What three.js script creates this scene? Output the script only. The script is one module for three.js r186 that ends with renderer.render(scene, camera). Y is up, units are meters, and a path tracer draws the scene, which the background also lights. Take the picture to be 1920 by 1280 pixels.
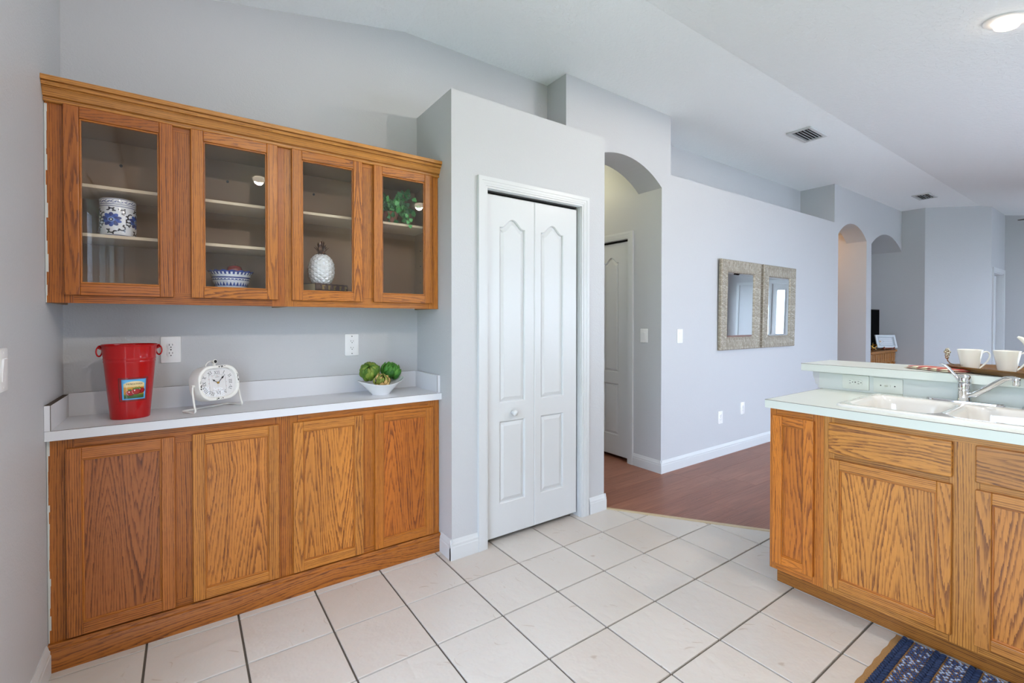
import * as THREE from 'three';
import { RoundedBoxGeometry } from 'three/addons/geometries/RoundedBoxGeometry.js';
import { mergeGeometries, toCreasedNormals } from 'three/addons/utils/BufferGeometryUtils.js';
import { RectAreaLightUniformsLib } from 'three/addons/lights/RectAreaLightUniformsLib.js';

// ---------------------------------------------------------------- camera, sky, exposure
const scene = new THREE.Scene();
const F = 867.71, EYE = 1.32;
const camera = new THREE.PerspectiveCamera(2 * Math.atan(640 / F) * 180 / Math.PI, 1.5, 0.05, 60);
camera.position.set(0, EYE, 0);
camera.rotation.set(-0.0099045, -0.613767, 0.00013, 'YXZ');
camera.setViewOffset(1920, 1280, 0, 29.53, 1920, 1280);
const renderer = new THREE.WebGLRenderer({ antialias: true });
renderer.toneMapping = THREE.LinearToneMapping;
renderer.toneMappingExposure = 0.79;
renderer.shadowMap.enabled = true;
RectAreaLightUniformsLib.init();
scene.background = new THREE.Color(0.72, 0.89, 1.13);      // bright overcast daylight
scene.backgroundIntensity = 10.5;
const LAMP_POWER = 5, LAMP_COLOR = new THREE.Color(1.0, 0.90, 0.80);

// ---------------------------------------------------------------- main measures (metres)
const XL = -0.433, ZB = -2.74, ZA = -2.525, ZP = -2.276, ZR = 1.45, XE = 11.2, XF = 9.56;
const PX0 = 1.196, PX1 = 2.393, LEDGE = 2.6, CEIL = 3.11;
const slopeY = (x, z) => Math.min(CEIL, CEIL + 0.2 * (x - 1.12), CEIL - 0.2 * (z + 1.7));

// ---------------------------------------------------------------- helpers
let seed = 7;
const rnd = () => { seed = (seed * 1664525 + 1013904223) >>> 0; return seed / 4294967296; };
const rr = (a, b) => a + (b - a) * rnd();
const used = {};
function numbered(n) { const k = used[n] = (used[n] ?? -1) + 1; return k ? n + '_' + String(k).padStart(3, '0') : n; }
function tag(o, label, category, group) { o.userData.label = label; if (category) o.userData.category = category; if (group) o.userData.group = group; return o; }
function thing(name, label, category, [x, y, z] = [0, 0, 0], turn = 0, group) {
  const o = new THREE.Group(); o.name = numbered(name); o.position.set(x, y, z); o.rotation.y = turn; scene.add(o);
  return tag(o, label, category, group);
}
const flat = (g) => { g = g.index ? g.toNonIndexed() : g; const o = new THREE.BufferGeometry(); for (const k of ['position', 'normal', 'uv']) if (g.attributes[k]) o.setAttribute(k, g.attributes[k]); if (!o.attributes.normal) o.computeVertexNormals(); if (!o.attributes.uv) o.setAttribute('uv', new THREE.BufferAttribute(new Float32Array(o.attributes.position.count * 2), 2)); return o; };
const merge = (a) => a.length > 1 ? mergeGeometries(a.map(flat)) : flat(a[0]);
const partCount = new WeakMap();
function part(parent, name, geo, mat, label) {
  const c = partCount.get(parent) ?? {}; partCount.set(parent, c);
  const k = c[name] = (c[name] ?? -1) + 1;
  const m = new THREE.Mesh(Array.isArray(geo) ? merge(geo) : geo, mat); m.name = k ? name + '_' + String(k).padStart(3, '0') : name;
  if (label) m.userData.label = label;
  parent.add(m); return m;
}
function struct(name, geo, mat, label) { const m = new THREE.Mesh(Array.isArray(geo) ? merge(geo) : geo, mat); m.name = name; m.userData.kind = 'structure'; if (label) m.userData.label = label; scene.add(m); return m; }
function structGroup(name, label) { const g = new THREE.Group(); g.name = name; g.userData.kind = 'structure'; if (label) g.userData.label = label; scene.add(g); return g; }
function single(name, geo, mat, label, category, group) { const m = new THREE.Mesh(Array.isArray(geo) ? merge(geo) : geo, mat); m.name = numbered(name); scene.add(m); return tag(m, label, category, group); }
// texture coordinates in metres: v runs along the axis given, u across it
function uvm(g, axis = 1, ou = 0, ov = 0) {
  g = flat(g); const p = g.attributes.position, n = g.attributes.normal, uv = new Float32Array(p.count * 2), q = [0, 0, 0];
  for (let i = 0; i < p.count; i++) {
    const nx = Math.abs(n.getX(i)), ny = Math.abs(n.getY(i)), nz = Math.abs(n.getZ(i));
    const d = nx >= ny && nx >= nz ? 0 : ny >= nz ? 1 : 2; q[0] = p.getX(i); q[1] = p.getY(i); q[2] = p.getZ(i);
    let a, b; if (d === axis) { a = (axis + 1) % 3; b = (axis + 2) % 3; } else { b = axis; a = 3 - d - axis; }
    uv[i * 2] = q[a] + ou; uv[i * 2 + 1] = q[b] + ov;
  }
  g.setAttribute('uv', new THREE.BufferAttribute(uv, 2)); return g;
}
// a box between two corners, edges rounded by r
function box(x0, x1, y0, y1, z0, z1, r = 0, axis = 1, ou = 0, ov = 0) {
  const w = Math.abs(x1 - x0), h = Math.abs(y1 - y0), d = Math.abs(z1 - z0);
  const g = r ? new RoundedBoxGeometry(w, h, d, 2, Math.min(r, w / 2.01, h / 2.01, d / 2.01)) : new THREE.BoxGeometry(w, h, d);
  g.translate((x0 + x1) / 2, (y0 + y1) / 2, (z0 + z1) / 2); return uvm(g, axis, ou, ov);
}
const oak4 = (x0, x1, y0, y1, z0, z1, axis, r = 0.003) => box(x0, x1, y0, y1, z0, z1, r, axis, rr(0, 5), rr(0, 5));
function shapeOf(pts) { const s = new THREE.Shape(); pts.forEach(([a, b], i) => i ? s.lineTo(a, b) : s.moveTo(a, b)); s.closePath(); return s; }
function pathOf(pts) { const s = new THREE.Path(); pts.forEach(([a, b], i) => i ? s.lineTo(a, b) : s.moveTo(a, b)); s.closePath(); return s; }
function rrect(w, h, r, cx = 0, cy = 0, n = 6) {
  const p = []; for (const [sx, sy, a] of [[1, 1, 0], [-1, 1, 90], [-1, -1, 180], [1, -1, 270]]) for (let i = 0; i <= n; i++) { const t = (a + 90 * i / n) * Math.PI / 180; p.push([cx + sx * (w / 2 - r) + r * Math.cos(t), cy + sy * (h / 2 - r) + r * Math.sin(t)]); }
  return p;
}
function extrude(pts, holes, depth, bevel = 0, opts = {}) {
  const s = shapeOf(pts); for (const h of holes) s.holes.push(pathOf(h));
  return new THREE.ExtrudeGeometry(s, { depth, bevelEnabled: bevel > 0, bevelSize: opts.size ?? bevel, bevelThickness: bevel, bevelOffset: opts.offset ?? 0, bevelSegments: opts.seg ?? 2, curveSegments: 12 });
}
// wall facing +z: outline in (x, y), from z0 back to z1
const wallZ = (pts, holes, z0, z1) => uvm(extrude(pts, holes, Math.abs(z1 - z0)).translate(0, 0, Math.min(z0, z1)));
// wall across x: outline in (z, y), from x0 to x1
const wallX = (pts, holes, x0, x1) => { const f = ([z, y]) => [-z, y]; return uvm(extrude(pts.map(f), holes.map((h) => h.map(f)), x1 - x0).rotateY(Math.PI / 2).translate(x0, 0, 0)); };
const rect = (a0, a1, b0, b1) => [[a0, b0], [a1, b0], [a1, b1], [a0, b1]];
// profile in (z, y) run along x
const runX = (prof, x0, x1, axis = 0, ou = 0, ov = 0) => uvm(toCreasedNormals(extrude(prof.map(([z, y]) => [-z, y]), [], x1 - x0).rotateY(Math.PI / 2).translate(x0, 0, 0), 0.5), axis, ou, ov);
const runZ = (prof, z0, z1, axis = 2, ou = 0, ov = 0) => uvm(toCreasedNormals(extrude(prof, [], z1 - z0).translate(0, 0, z0), 0.5), axis, ou, ov);
const lathe = (pts, n = 40) => new THREE.LatheGeometry(pts.map(([r, y]) => new THREE.Vector2(r, y)), n);
const tube = (pts, r, n = 40, m = 10, closed = false) => new THREE.TubeGeometry(new THREE.CatmullRomCurve3(pts.map((p) => new THREE.Vector3(...p)), closed), n, r, m, closed);
function capsTube(pts, r, n = 40, m = 10) { const a = pts[0], b = pts[pts.length - 1]; return merge([tube(pts, r, n, m), new THREE.SphereGeometry(r, m, 8).translate(...a), new THREE.SphereGeometry(r, m, 8).translate(...b)]); }
// sweep with an elliptic section that may change along the way: frames [[x,y,z, halfWidth, halfHeight], ...], width across 'side'
function sweep(fr, side, m = 12) {
  const P = [], S = new THREE.Vector3(...side), pos = [], idx = [];
  const v = fr.map((f) => new THREE.Vector3(f[0], f[1], f[2]));
  fr.forEach((f, i) => { const t = v[Math.min(i + 1, v.length - 1)].clone().sub(v[Math.max(i - 1, 0)]).normalize(), s = S.clone().addScaledVector(t, -S.dot(t)).normalize(), u = new THREE.Vector3().crossVectors(t, s);
    for (let k = 0; k < m; k++) { const a = k / m * Math.PI * 2; const q = v[i].clone().addScaledVector(s, Math.cos(a) * f[3]).addScaledVector(u, Math.sin(a) * f[4]); pos.push(q.x, q.y, q.z); } });
  for (let i = 0; i < fr.length - 1; i++) for (let k = 0; k < m; k++) { const a = i * m + k, b = i * m + (k + 1) % m, c = a + m, d = b + m; idx.push(a, b, c, b, d, c); }
  for (const [i, flip] of [[0, true], [fr.length - 1, false]]) { const c = pos.length / 3; pos.push(v[i].x, v[i].y, v[i].z); for (let k = 0; k < m; k++) { const a = i * m + k, b = i * m + (k + 1) % m; flip ? idx.push(a, c, b) : idx.push(a, b, c); } }
  const g = new THREE.BufferGeometry(); g.setAttribute('position', new THREE.Float32BufferAttribute(pos, 3)); g.setIndex(idx); g.computeVertexNormals(); return g;
}
function gridSurface(nu, nv, f) {
  const pos = [], uv = [], idx = [];
  for (let j = 0; j <= nv; j++) for (let i = 0; i <= nu; i++) { pos.push(...f(i / nu, j / nv)); uv.push(i / nu, j / nv); }
  for (let j = 0; j < nv; j++) for (let i = 0; i < nu; i++) { const a = j * (nu + 1) + i, b = a + 1, c = a + nu + 1, d = c + 1; idx.push(a, b, c, b, d, c); }
  const g = new THREE.BufferGeometry(); g.setAttribute('position', new THREE.Float32BufferAttribute(pos, 3)); g.setAttribute('uv', new THREE.Float32BufferAttribute(uv, 2)); g.setIndex(idx); g.computeVertexNormals(); return g;
}
const xf = (g, p = [0, 0, 0], r = [0, 0, 0], s = 1) => { const m = new THREE.Matrix4().compose(new THREE.Vector3(...p), new THREE.Quaternion().setFromEuler(new THREE.Euler(...r)), typeof s === 'number' ? new THREE.Vector3(s, s, s) : new THREE.Vector3(...s)); return g.clone().applyMatrix4(m); };

// ---------------------------------------------------------------- textures
const H2 = (x, y, s) => { let n = Math.imul(x, 374761393) ^ Math.imul(y, 668265263) ^ Math.imul(s + 1, 1274126177); n = Math.imul(n ^ (n >>> 13), 1103515245); n ^= n >>> 16; return (n >>> 0) / 4294967296; };
// value noise that repeats every (px, py) cells
function vn(x, y, s, px = 1 << 20, py = 1 << 20) {
  const x0 = Math.floor(x), y0 = Math.floor(y); let fx = x - x0, fy = y - y0; fx = fx * fx * (3 - 2 * fx); fy = fy * fy * (3 - 2 * fy);
  const m = (a, p) => ((a % p) + p) % p, a = m(x0, px), b = m(x0 + 1, px), c = m(y0, py), d = m(y0 + 1, py);
  return (H2(a, c, s) * (1 - fx) + H2(b, c, s) * fx) * (1 - fy) + (H2(a, d, s) * (1 - fx) + H2(b, d, s) * fx) * fy;
}
function dataTex(w, h, f, srgb, mirrored) {
  const d = new Uint8Array(w * h * 4);
  for (let y = 0; y < h; y++) for (let x = 0; x < w; x++) { const c = f(x / w, y / h), i = (y * w + x) * 4; if (typeof c === 'number') d[i] = d[i + 1] = d[i + 2] = Math.max(0, Math.min(255, c * 255)); else for (let k = 0; k < 3; k++) d[i + k] = Math.max(0, Math.min(255, c[k])); d[i + 3] = 255; }
  const t = new THREE.DataTexture(d, w, h); t.magFilter = THREE.LinearFilter; t.minFilter = THREE.LinearMipmapLinearFilter; t.generateMipmaps = true; t.wrapS = t.wrapT = mirrored ? THREE.MirroredRepeatWrapping : THREE.RepeatWrapping; if (srgb) t.colorSpace = THREE.SRGBColorSpace; t.needsUpdate = true; return t;
}
const sized = (t, a, b = a) => { t.repeat.set(1 / a, 1 / b); return t; };
const mix = (a, b, t) => a + (b - a) * t, mix3 = (a, b, t) => [mix(a[0], b[0], t), mix(a[1], b[1], t), mix(a[2], b[2], t)], sst = (a, b, x) => { x = Math.max(0, Math.min(1, (x - a) / (b - a))); return x * x * (3 - 2 * x); };
// oak: rings cut flat (cathedrals) or upright (straight lines); dark open pores run along the grain. 0.5 m across, 1 m along
function oakTex(s, flatCut, light = [204, 145, 72], dark = [102, 56, 14]) {
  return dataTex(512, 1024, (u, v) => {
    const x = u * 0.5, y = v;
    let t;
    if (flatCut) {
      const cell = 0.17, k = Math.floor(x / cell), xc = (k + 0.35 + 0.3 * H2(k, 3, s)) * cell + 0.014 * (vn(y * 3, k, s) - 0.5);
      const dx = x - xc + 0.006 * (vn(x * 30, y * 6, s + 1) - 0.5);
      const dir = H2(k, 9, s) > 0.5 ? 1 : -1;
      const arm = Math.hypot(dx, 0.010 + 0.012 * vn(y * 5, k + 0.5, s + 2));
      t = (arm * (0.85 + 0.5 * vn(x * 16, y * 2, s + 12)) - dir * (0.070 + 0.035 * H2(k, 4, s)) * (y + 0.10 * (vn(y * 5, k * 3.3, s + 9) - 0.5))) / 0.0118;
    } else t = (x + 0.010 * (vn(y * 2.2, x * 5, s + 3) - 0.5) + 0.004 * (vn(y * 7, x * 20, s + 4) - 0.5)) / 0.0075;
    const jag = vn(x * 620, y * 20, s + 5), jag2 = vn(x * 240, y * 9, s + 6);
    t += 0.32 * (jag - 0.5) + (flatCut ? 0.42 : 0.25) * (jag2 - 0.5) + (flatCut ? 0.7 : 0.8) * vn(x * 12, y * 3, s + 7);
    const f = t - Math.floor(t), id = H2(Math.floor(t), 1, s);
    let k = (1 - sst(0.02, 0.34 + 0.45 * id, f)) * (0.5 + 0.5 * id) * sst(0, 0.06, f + 0.02);
    const pore = sst(0.62, 0.9, vn(x * 1100, y * 34, s + 8)) * (0.35 + 0.65 * k);
    k = Math.min(1, k * 0.78 + 0.45 * pore);
    const tone = 0.93 + 0.10 * vn(x * 9, y * 1.5, s + 10) + 0.04 * (vn(x * 200, y * 3, s + 11) - 0.5);
    return mix3(light, dark, k).map((c) => c * tone);
  }, true, true);
}
const oakMaps = { flat: [oakTex(11, true), oakTex(23, true), oakTex(37, true)], straight: [oakTex(51, false), oakTex(64, false)] };
for (const k in oakMaps) oakMaps[k].forEach((t) => sized(t, 0.5, 1));
const std = (o) => new THREE.MeshStandardMaterial(o), phys = (o) => new THREE.MeshPhysicalMaterial(o);
const lin = (r, g, b) => new THREE.Color().setRGB(r / 255, g / 255, b / 255, THREE.SRGBColorSpace);
const oakCache = {};
function oak(kind, tint) {
  const n = oakMaps[kind].length, i = Math.floor(rnd() * n), key = kind + i + tint;
  return oakCache[key] ??= phys({ name: 'oak', map: oakMaps[kind][i], color: new THREE.Color(tint), roughness: 0.42, clearcoat: 0.25, clearcoatRoughness: 0.3 });
}
const peel = sized(dataTex(512, 512, (u, v) => 0.55 * vn(u * 110, v * 110, 1, 110, 110) + 0.3 * vn(u * 60, v * 60, 2, 60, 60) + 0.15 * vn(u * 200, v * 200, 3, 200, 200)), 0.5);
const knock = sized(dataTex(512, 512, (u, v) => { const a = vn(u * 46, v * 46, 4, 46, 46) * 0.6 + vn(u * 100, v * 100, 5, 100, 100) * 0.4; return sst(0.42, 0.62, a); }), 0.8);
const M = {};
M.wall = std({ name: 'grey_wall_paint', color: lin(196, 197, 199), roughness: 0.5, bumpMap: peel, bumpScale: 0.0007 });
M.ceiling = std({ name: 'ceiling_paint', color: lin(247, 250, 251), roughness: 0.9, bumpMap: knock, bumpScale: 0.0008 });
M.trim = std({ name: 'white_trim_paint', color: lin(211, 213, 214), roughness: 0.35 });
M.plastic = std({ name: 'white_plastic', color: lin(238, 238, 238), roughness: 0.3 });
M.dark = std({ name: 'dark', color: lin(14, 13, 12), roughness: 0.6 });
M.chrome = std({ name: 'chrome', color: lin(225, 227, 230), metalness: 1, roughness: 0.09 });
M.black = std({ name: 'black_plastic', color: lin(10, 10, 11), roughness: 0.25 });
// ================================================================ THE ROOM
const slate = (s, base, vein) => dataTex(512, 512, (u, v) => {
  const w = 3.0 * vn(u * 4, v * 4, s, 4, 4), a = vn(u * 9 + w, v * 9 + w, s + 1, 9, 9), b = vn(u * 34, v * 34, s + 2, 34, 34), l = 1 - sst(0.0, 0.035, Math.abs(a - 0.5)), patch = sst(0.62, 0.85, vn(u * 6, v * 6, s + 3, 6, 6));
  const c = mix3(base, vein, 0.10 * b + 0.36 * l * patch * sst(0.35, 0.75, b) + 0.10 * (vn(u * 3, v * 3, s + 4, 3, 3) - 0.3));
  return c.map((x) => x * (0.985 + 0.03 * b));
}, true);
const slateBump = sized(dataTex(512, 512, (u, v) => { const w = 2 * vn(u * 4, v * 4, 90, 4, 4), a = vn(u * 8 + w, v * 8, 91, 8, 8), b = vn(u * 30, v * 30, 92, 30, 30); return 0.6 * Math.abs(a - 0.5) * 2 + 0.25 * b + 0.15 * vn(u * 90, v * 90, 93, 90, 90); }), 0.7);
const tileMaps = [slate(71, [215, 209, 202], [158, 136, 118]), slate(171, [214, 208, 201], [160, 138, 120])].map((t) => sized(t, 0.55));
M.tiles = [[0, '#ffffff'], [1, '#fcfbfa'], [0, '#faf7f5'], [1, '#ffffff']].map(([i, c]) => std({ name: 'ceramic_tile', map: tileMaps[i], color: new THREE.Color(c), roughness: 0.34, bumpMap: slateBump, bumpScale: 0.0022 }));
M.grout = std({ name: 'grout', color: lin(104, 97, 88), roughness: 0.95 });
const planky = (s) => dataTex(256, 1024, (u, v) => {
  const x = u * 0.2, y = v * 1.22, w = 0.02 * (vn(y * 3, x * 10, s) - 0.5), kn = Math.hypot((x - 0.1) * 2.2, (y - 0.3 - 0.5 * H2(s, 1, 1)) * 0.7);
  const t = (x + w + 0.015 / (0.06 + kn)) / 0.011 + 0.5 * vn(x * 300, y * 6, s + 1), f = Math.abs((t % 1) - 0.5) * 2;
  const k = 0.5 * f * f * vn(x * 40, y * 4, s + 2) + 0.5 * vn(x * 260, y * 7, s + 3), big = vn(x * 12, y * 1.6, s + 4);
  return mix3([166, 112, 90], [104, 64, 48], 0.75 * k + 0.25 * big);
}, true);
const plankMaps = [planky(301), planky(333), planky(377)].map((t) => sized(t, 0.2, 1.22));
M.planks = plankMaps.flatMap((t) => ['#ffffff', '#f3efee'].map((c) => std({ name: 'wood_laminate', map: t, color: new THREE.Color(c), roughness: 0.4 })));

// polygons of the floor, cut by half planes (n.x*x + n.z*z <= d)
function clip(poly, nx, nz, d) { const out = []; poly.forEach((p, i) => { const q = poly[(i + 1) % poly.length], a = nx * p[0] + nz * p[1] - d, b = nx * q[0] + nz * q[1] - d; if (a <= 0) out.push(p); if ((a < 0 && b > 0) || (a > 0 && b < 0)) { const t = a / (a - b); out.push([p[0] + (q[0] - p[0]) * t, p[1] + (q[1] - p[1]) * t]); } }); return out; }
function prism(poly, y0, y1, bev) {
  let area = 0; poly.forEach((p, i) => { const q = poly[(i + 1) % poly.length]; area += p[0] * q[1] - q[0] * p[1]; }); if (area > 0) poly = poly.slice().reverse();
  const n = poly.length, ins = poly.map((p, i) => { const a = poly[(i + n - 1) % n], b = poly[(i + 1) % n], e = [p[0] - a[0], p[1] - a[1]], f = [b[0] - p[0], b[1] - p[1]], le = Math.hypot(...e) || 1, lf = Math.hypot(...f) || 1; const n1 = [e[1] / le, -e[0] / le], n2 = [f[1] / lf, -f[0] / lf]; let m = [n1[0] + n2[0], n1[1] + n2[1]]; const k = bev / Math.max(0.3, 1 + n1[0] * n2[0] + n1[1] * n2[1]); return [p[0] + m[0] * k, p[1] + m[1] * k]; });
  const pos = [], v = (p, y) => pos.push(p[0], y, p[1]);
  for (let i = 0; i < n; i++) { const j = (i + 1) % n, a = poly[i], b = poly[j], c = ins[i], d = ins[j];
    v(a, y0); v(b, y0); v(b, y1 - bev); v(a, y0); v(b, y1 - bev); v(a, y1 - bev);
    v(a, y1 - bev); v(b, y1 - bev); v(d, y1); v(a, y1 - bev); v(d, y1); v(c, y1);
    if (i > 0 && i < n - 1) { v(ins[0], y1); v(c, y1); v(d, y1); } }
  const g = new THREE.BufferGeometry(); g.setAttribute('position', new THREE.Float32BufferAttribute(pos, 3)); g.computeVertexNormals(); return g;
}
// the slanted edge between tile and wood: from P along D
const TP = [2.423, -2.242], TD = (() => { const d = [2.985 - 2.423, -1.432 + 2.242], l = Math.hypot(...d); return [d[0] / l, d[1] / l]; })(), TN = [TD[1], -TD[0]], TC = TN[0] * TP[0] + TN[1] * TP[1];
const floor = struct('floor', [box(-0.6, 12, -0.16, -0.007, -5, 1.6)], M.grout, 'grout bed under the ceramic tiles');
{
  const PX = 0.3235, PZ = 0.3240, gr = 0.0042;
  for (let i = -7; i <= 5; i++) for (let j = -4; j <= 5; j++) {
    const x0 = 1.803 + i * PX, z0 = -1.387 + j * PZ;
    let p = [[x0 + gr, z0 + gr], [x0 + PX - gr, z0 + gr], [x0 + PX - gr, z0 + PZ - gr], [x0 + gr, z0 + PZ - gr]];
    p = clip(p, -1, 0, -XL - 0.002 + 0.0); p = clip(p, 0, -1, 2.41); p = clip(p, 0, 1, 0.25); p = clip(p, 1, 0, 3.6); if (p.length) p = clip(p, TN[0], TN[1], TC - 0.002);
    if (p.length < 3) continue;
    if (x0 > 2.5 && z0 > -1.1) continue;                                     // under the island
    const m = part(floor, 'tile', uvm(prism(p, -0.007, 0, 0.0012), 2, rr(0, 3), rr(0, 3)), M.tiles[Math.floor(rnd() * 4)]);
  }
  part(floor, 'tile_field', box(XL, 3.6, -0.007, 0, 0.252, ZR, 0, 2), M.tiles[0]);
}
const woodFloor = struct('floor_wood', [box(5.2, 11.2, -0.007, 0, -4.9, ZR, 0, 0), box(3.6, 5.2, -0.007, 0, -0.94, ZR, 0, 0)].map((g) => { const uv = g.attributes.uv; for (let i = 0; i < uv.count; i++) uv.setXY(i, uv.getX(i), uv.getY(i)); return g; }), M.planks[0], 'reddish brown wood laminate floor of the family room');
{
  const W = 0.192, L = 1.22;
  for (let j = 0; j < 18; j++) { const z0 = -4.4 + j * W, off = H2(j, 5, 9) * L;
    for (let i = -1; i < 4; i++) { const x0 = 2.0 + i * L - off + 0.6;
      let p = [[x0 + 0.0003, z0 + 0.0003], [x0 + L - 0.0003, z0 + 0.0003], [x0 + L - 0.0003, z0 + W - 0.0003], [x0 + 0.0003, z0 + W - 0.0003]];
      p = clip(p, 1, 0, 5.2); p = clip(p, -1, 0, -2.26); if (p.length) p = clip(p, -TN[0], -TN[1], -TC - 0.028);
      if (p.length < 3) continue;
      part(woodFloor, 'plank', uvm(prism(p, -0.007, 0.0005, 0.0004), 0, rr(0, 1), -x0), M.planks[Math.floor(rnd() * M.planks.length)]);
    } }
}
{ // light wood threshold strip along the slant
  const a = [TP[0] - TD[0] * 0.03, TP[1] - TD[1] * 0.03], b = [TP[0] + TD[0] * 1.25, TP[1] + TD[1] * 1.25], w = 0.027;
  struct('trim_1', uvm(prism([a, b, [b[0] + TN[0] * w, b[1] + TN[1] * w], [a[0] + TN[0] * w, a[1] + TN[1] * w]], -0.006, 0.005, 0.003), 0), std({ name: 'threshold_wood', color: lin(196, 178, 146), roughness: 0.5 }), 'pale wooden threshold strip where tile meets laminate');
}

// ---- walls
const arch = (x0, x1, ys, rise, n = 20) => { const w = (x1 - x0) / 2, R = (w * w + rise * rise) / (2 * rise), cx = (x0 + x1) / 2, cy = ys + rise - R, a = Math.asin(w / R), p = []; for (let i = 0; i <= n; i++) { const t = -a + 2 * a * i / n; p.push([cx + R * Math.sin(t), cy + R * Math.cos(t)]); } return p; };
const A1 = [2.36, 3.357], A2 = [7.052, 8.049], A3 = [8.236, XF], TOP = 3.35, T = 0.25;
const WL = [-1.5, 0.4, 0.03, 2.12];
struct('wall_left', wallX(rect(-4.9, ZR + 0.12, 0, TOP), [rect(WL[0], WL[1], WL[2], WL[3])], XL - 0.15, XL), M.wall);
struct('wall_back', box(XL, 2.258, 0, TOP, ZB - 0.12, ZB), M.wall);
struct('wall_pantry', [
  wallZ([[PX0, 0], [1.424, 0], [1.424, 2.087], [2.168, 2.087], [2.168, 0], [PX1, 0], [PX1, 2.597], [PX0, 2.597]], [], ZP, ZP - 0.11),
  box(PX0, PX0 + 0.1, 0, 2.597, ZB, ZP - 0.11), box(PX1 - 0.1, PX1, 0, 2.597, ZA, ZP - 0.11), box(PX0 + 0.1, PX1 - 0.1, 2.49, 2.597, ZB, ZP - 0.11)], M.wall);
struct('wall_hall', wallZ([[2.258, 0], [A1[0], 0], ...arch(...A1, 2.468, 0.185), [A1[1], 0], [A2[0], 0], ...arch(...A2, 2.475, 0.187), [A2[1], 0], [A3[0], 0], ...arch(...A3, 2.455, 0.2), [XF, TOP], [6.93, TOP], [6.93, LEDGE + 0.012], [3.48, LEDGE], [3.48, TOP], [2.258, TOP]], [], ZA, ZA - T), M.wall);
struct('wall_ledge', [box(3.48, 6.93, 2.45, LEDGE - 0.002, -2.937, ZA - T), box(3.48, 6.93, 0, TOP, -3.06, -2.937)], M.wall);
struct('wall_hall_left', box(2.258, A1[0], 0, TOP, -4.9, ZA - T), M.wall);
struct('wall_hall_right', wallX([[-4.9, 0], [-3.634, 0], [-3.634, 2.087], [-2.893, 2.087], [-2.893, 0], [ZA - T, 0], [ZA - T, TOP], [-4.9, TOP]], [], A1[1], 3.48), M.wall);
struct('wall_corridor', [box(6.93, A2[0], 0, TOP, -4.9, ZA - T), box(A2[1], A3[0], 0, TOP, -4.9, ZA - T)], M.wall);
struct('wall_niche', [wallZ([...arch(...A3, 2.455, 0.2), [XF, TOP], [A3[0], TOP]], [], ZA - T, -3.25), box(A3[0], XF + 0.1, 0, TOP, -3.35, -3.25)], M.wall);
const plan = (pts, y0, y1) => uvm(extrude(pts.map(([x, z]) => [x, -z]), [], y1 - y0).rotateX(-Math.PI / 2).translate(0, y0, 0));
struct('wall_far', plan([[XF, -3.35], [XF, -2.23], [10.2, -1.59], [10.2, -1.71], [XF + 0.12, -2.28], [XF + 0.12, -3.35]], 0, TOP), M.wall);
struct('wall_bedroom', wallZ([[10.2, 0], [10.33, 0], [10.33, 2.1], [11.08, 2.1], [11.08, 0], [XE, 0], [XE, TOP], [10.2, TOP]], [], -1.59, -1.71), M.wall);
struct('wall_north', box(XL, XE, 0, TOP, -5.02, -4.9), M.wall);
const ENTRY = [-0.22, 0.36], LITE = [0.08, 0.25];
struct('wall_right', wallX([[-4.9, 0], [ENTRY[0], 0], [ENTRY[0], 2.1], [ENTRY[1], 2.1], [ENTRY[1], 0], [ZR + 0.12, 0], [ZR + 0.12, TOP], [-4.9, TOP]], [], XE, XE + 0.12), M.wall);
const WIN = [[3.3, 6.7, 0.03, 2.12], [9.2, 10.9, 0.03, 2.12]];
struct('wall_rear', wallZ(rect(XL, XE, 0, 2.75), WIN.map(([a, b, c, d]) => rect(a, b, c, d)), ZR, ZR + 0.12), M.wall);
{ // vaulted ceiling: level in the middle, falling towards the left wall and towards the rear wall
  const tri = (pts, up) => { const p = []; const v = ([x, z]) => p.push(x, slopeY(x, z) + up, z); for (let i = 1; i < pts.length - 1; i++) { v(pts[0]); v(pts[i]); v(pts[i + 1]); } const g = new THREE.BufferGeometry(); g.setAttribute('position', new THREE.Float32BufferAttribute(p, 3)); g.computeVertexNormals(); return uvm(g, 2); };
  const xa = XL - 0.15, xb = XE + 0.12, za = -5.02, zb = ZR + 0.12, hz = 1.12 - 1.7 - xa;
  const planes = [[[1.12, za], [xb, za], [xb, -1.7], [1.12, -1.7]], [[xa, za], [1.12, za], [1.12, -1.7], [xa, hz]], [[1.12, -1.7], [xb, -1.7], [xb, zb], [xa, zb], [xa, hz]]];
  struct('ceiling', planes.flatMap((p) => [tri(p, 0), tri(p.slice().reverse(), 0.12)]), M.ceiling);
  struct('ceiling_hall', [box(2.258, 3.48, 2.86, 2.96, -4.9, ZA - T), box(6.93, 8.236, 2.62, 2.72, -4.9, ZA - T)], M.ceiling);
}
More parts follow.
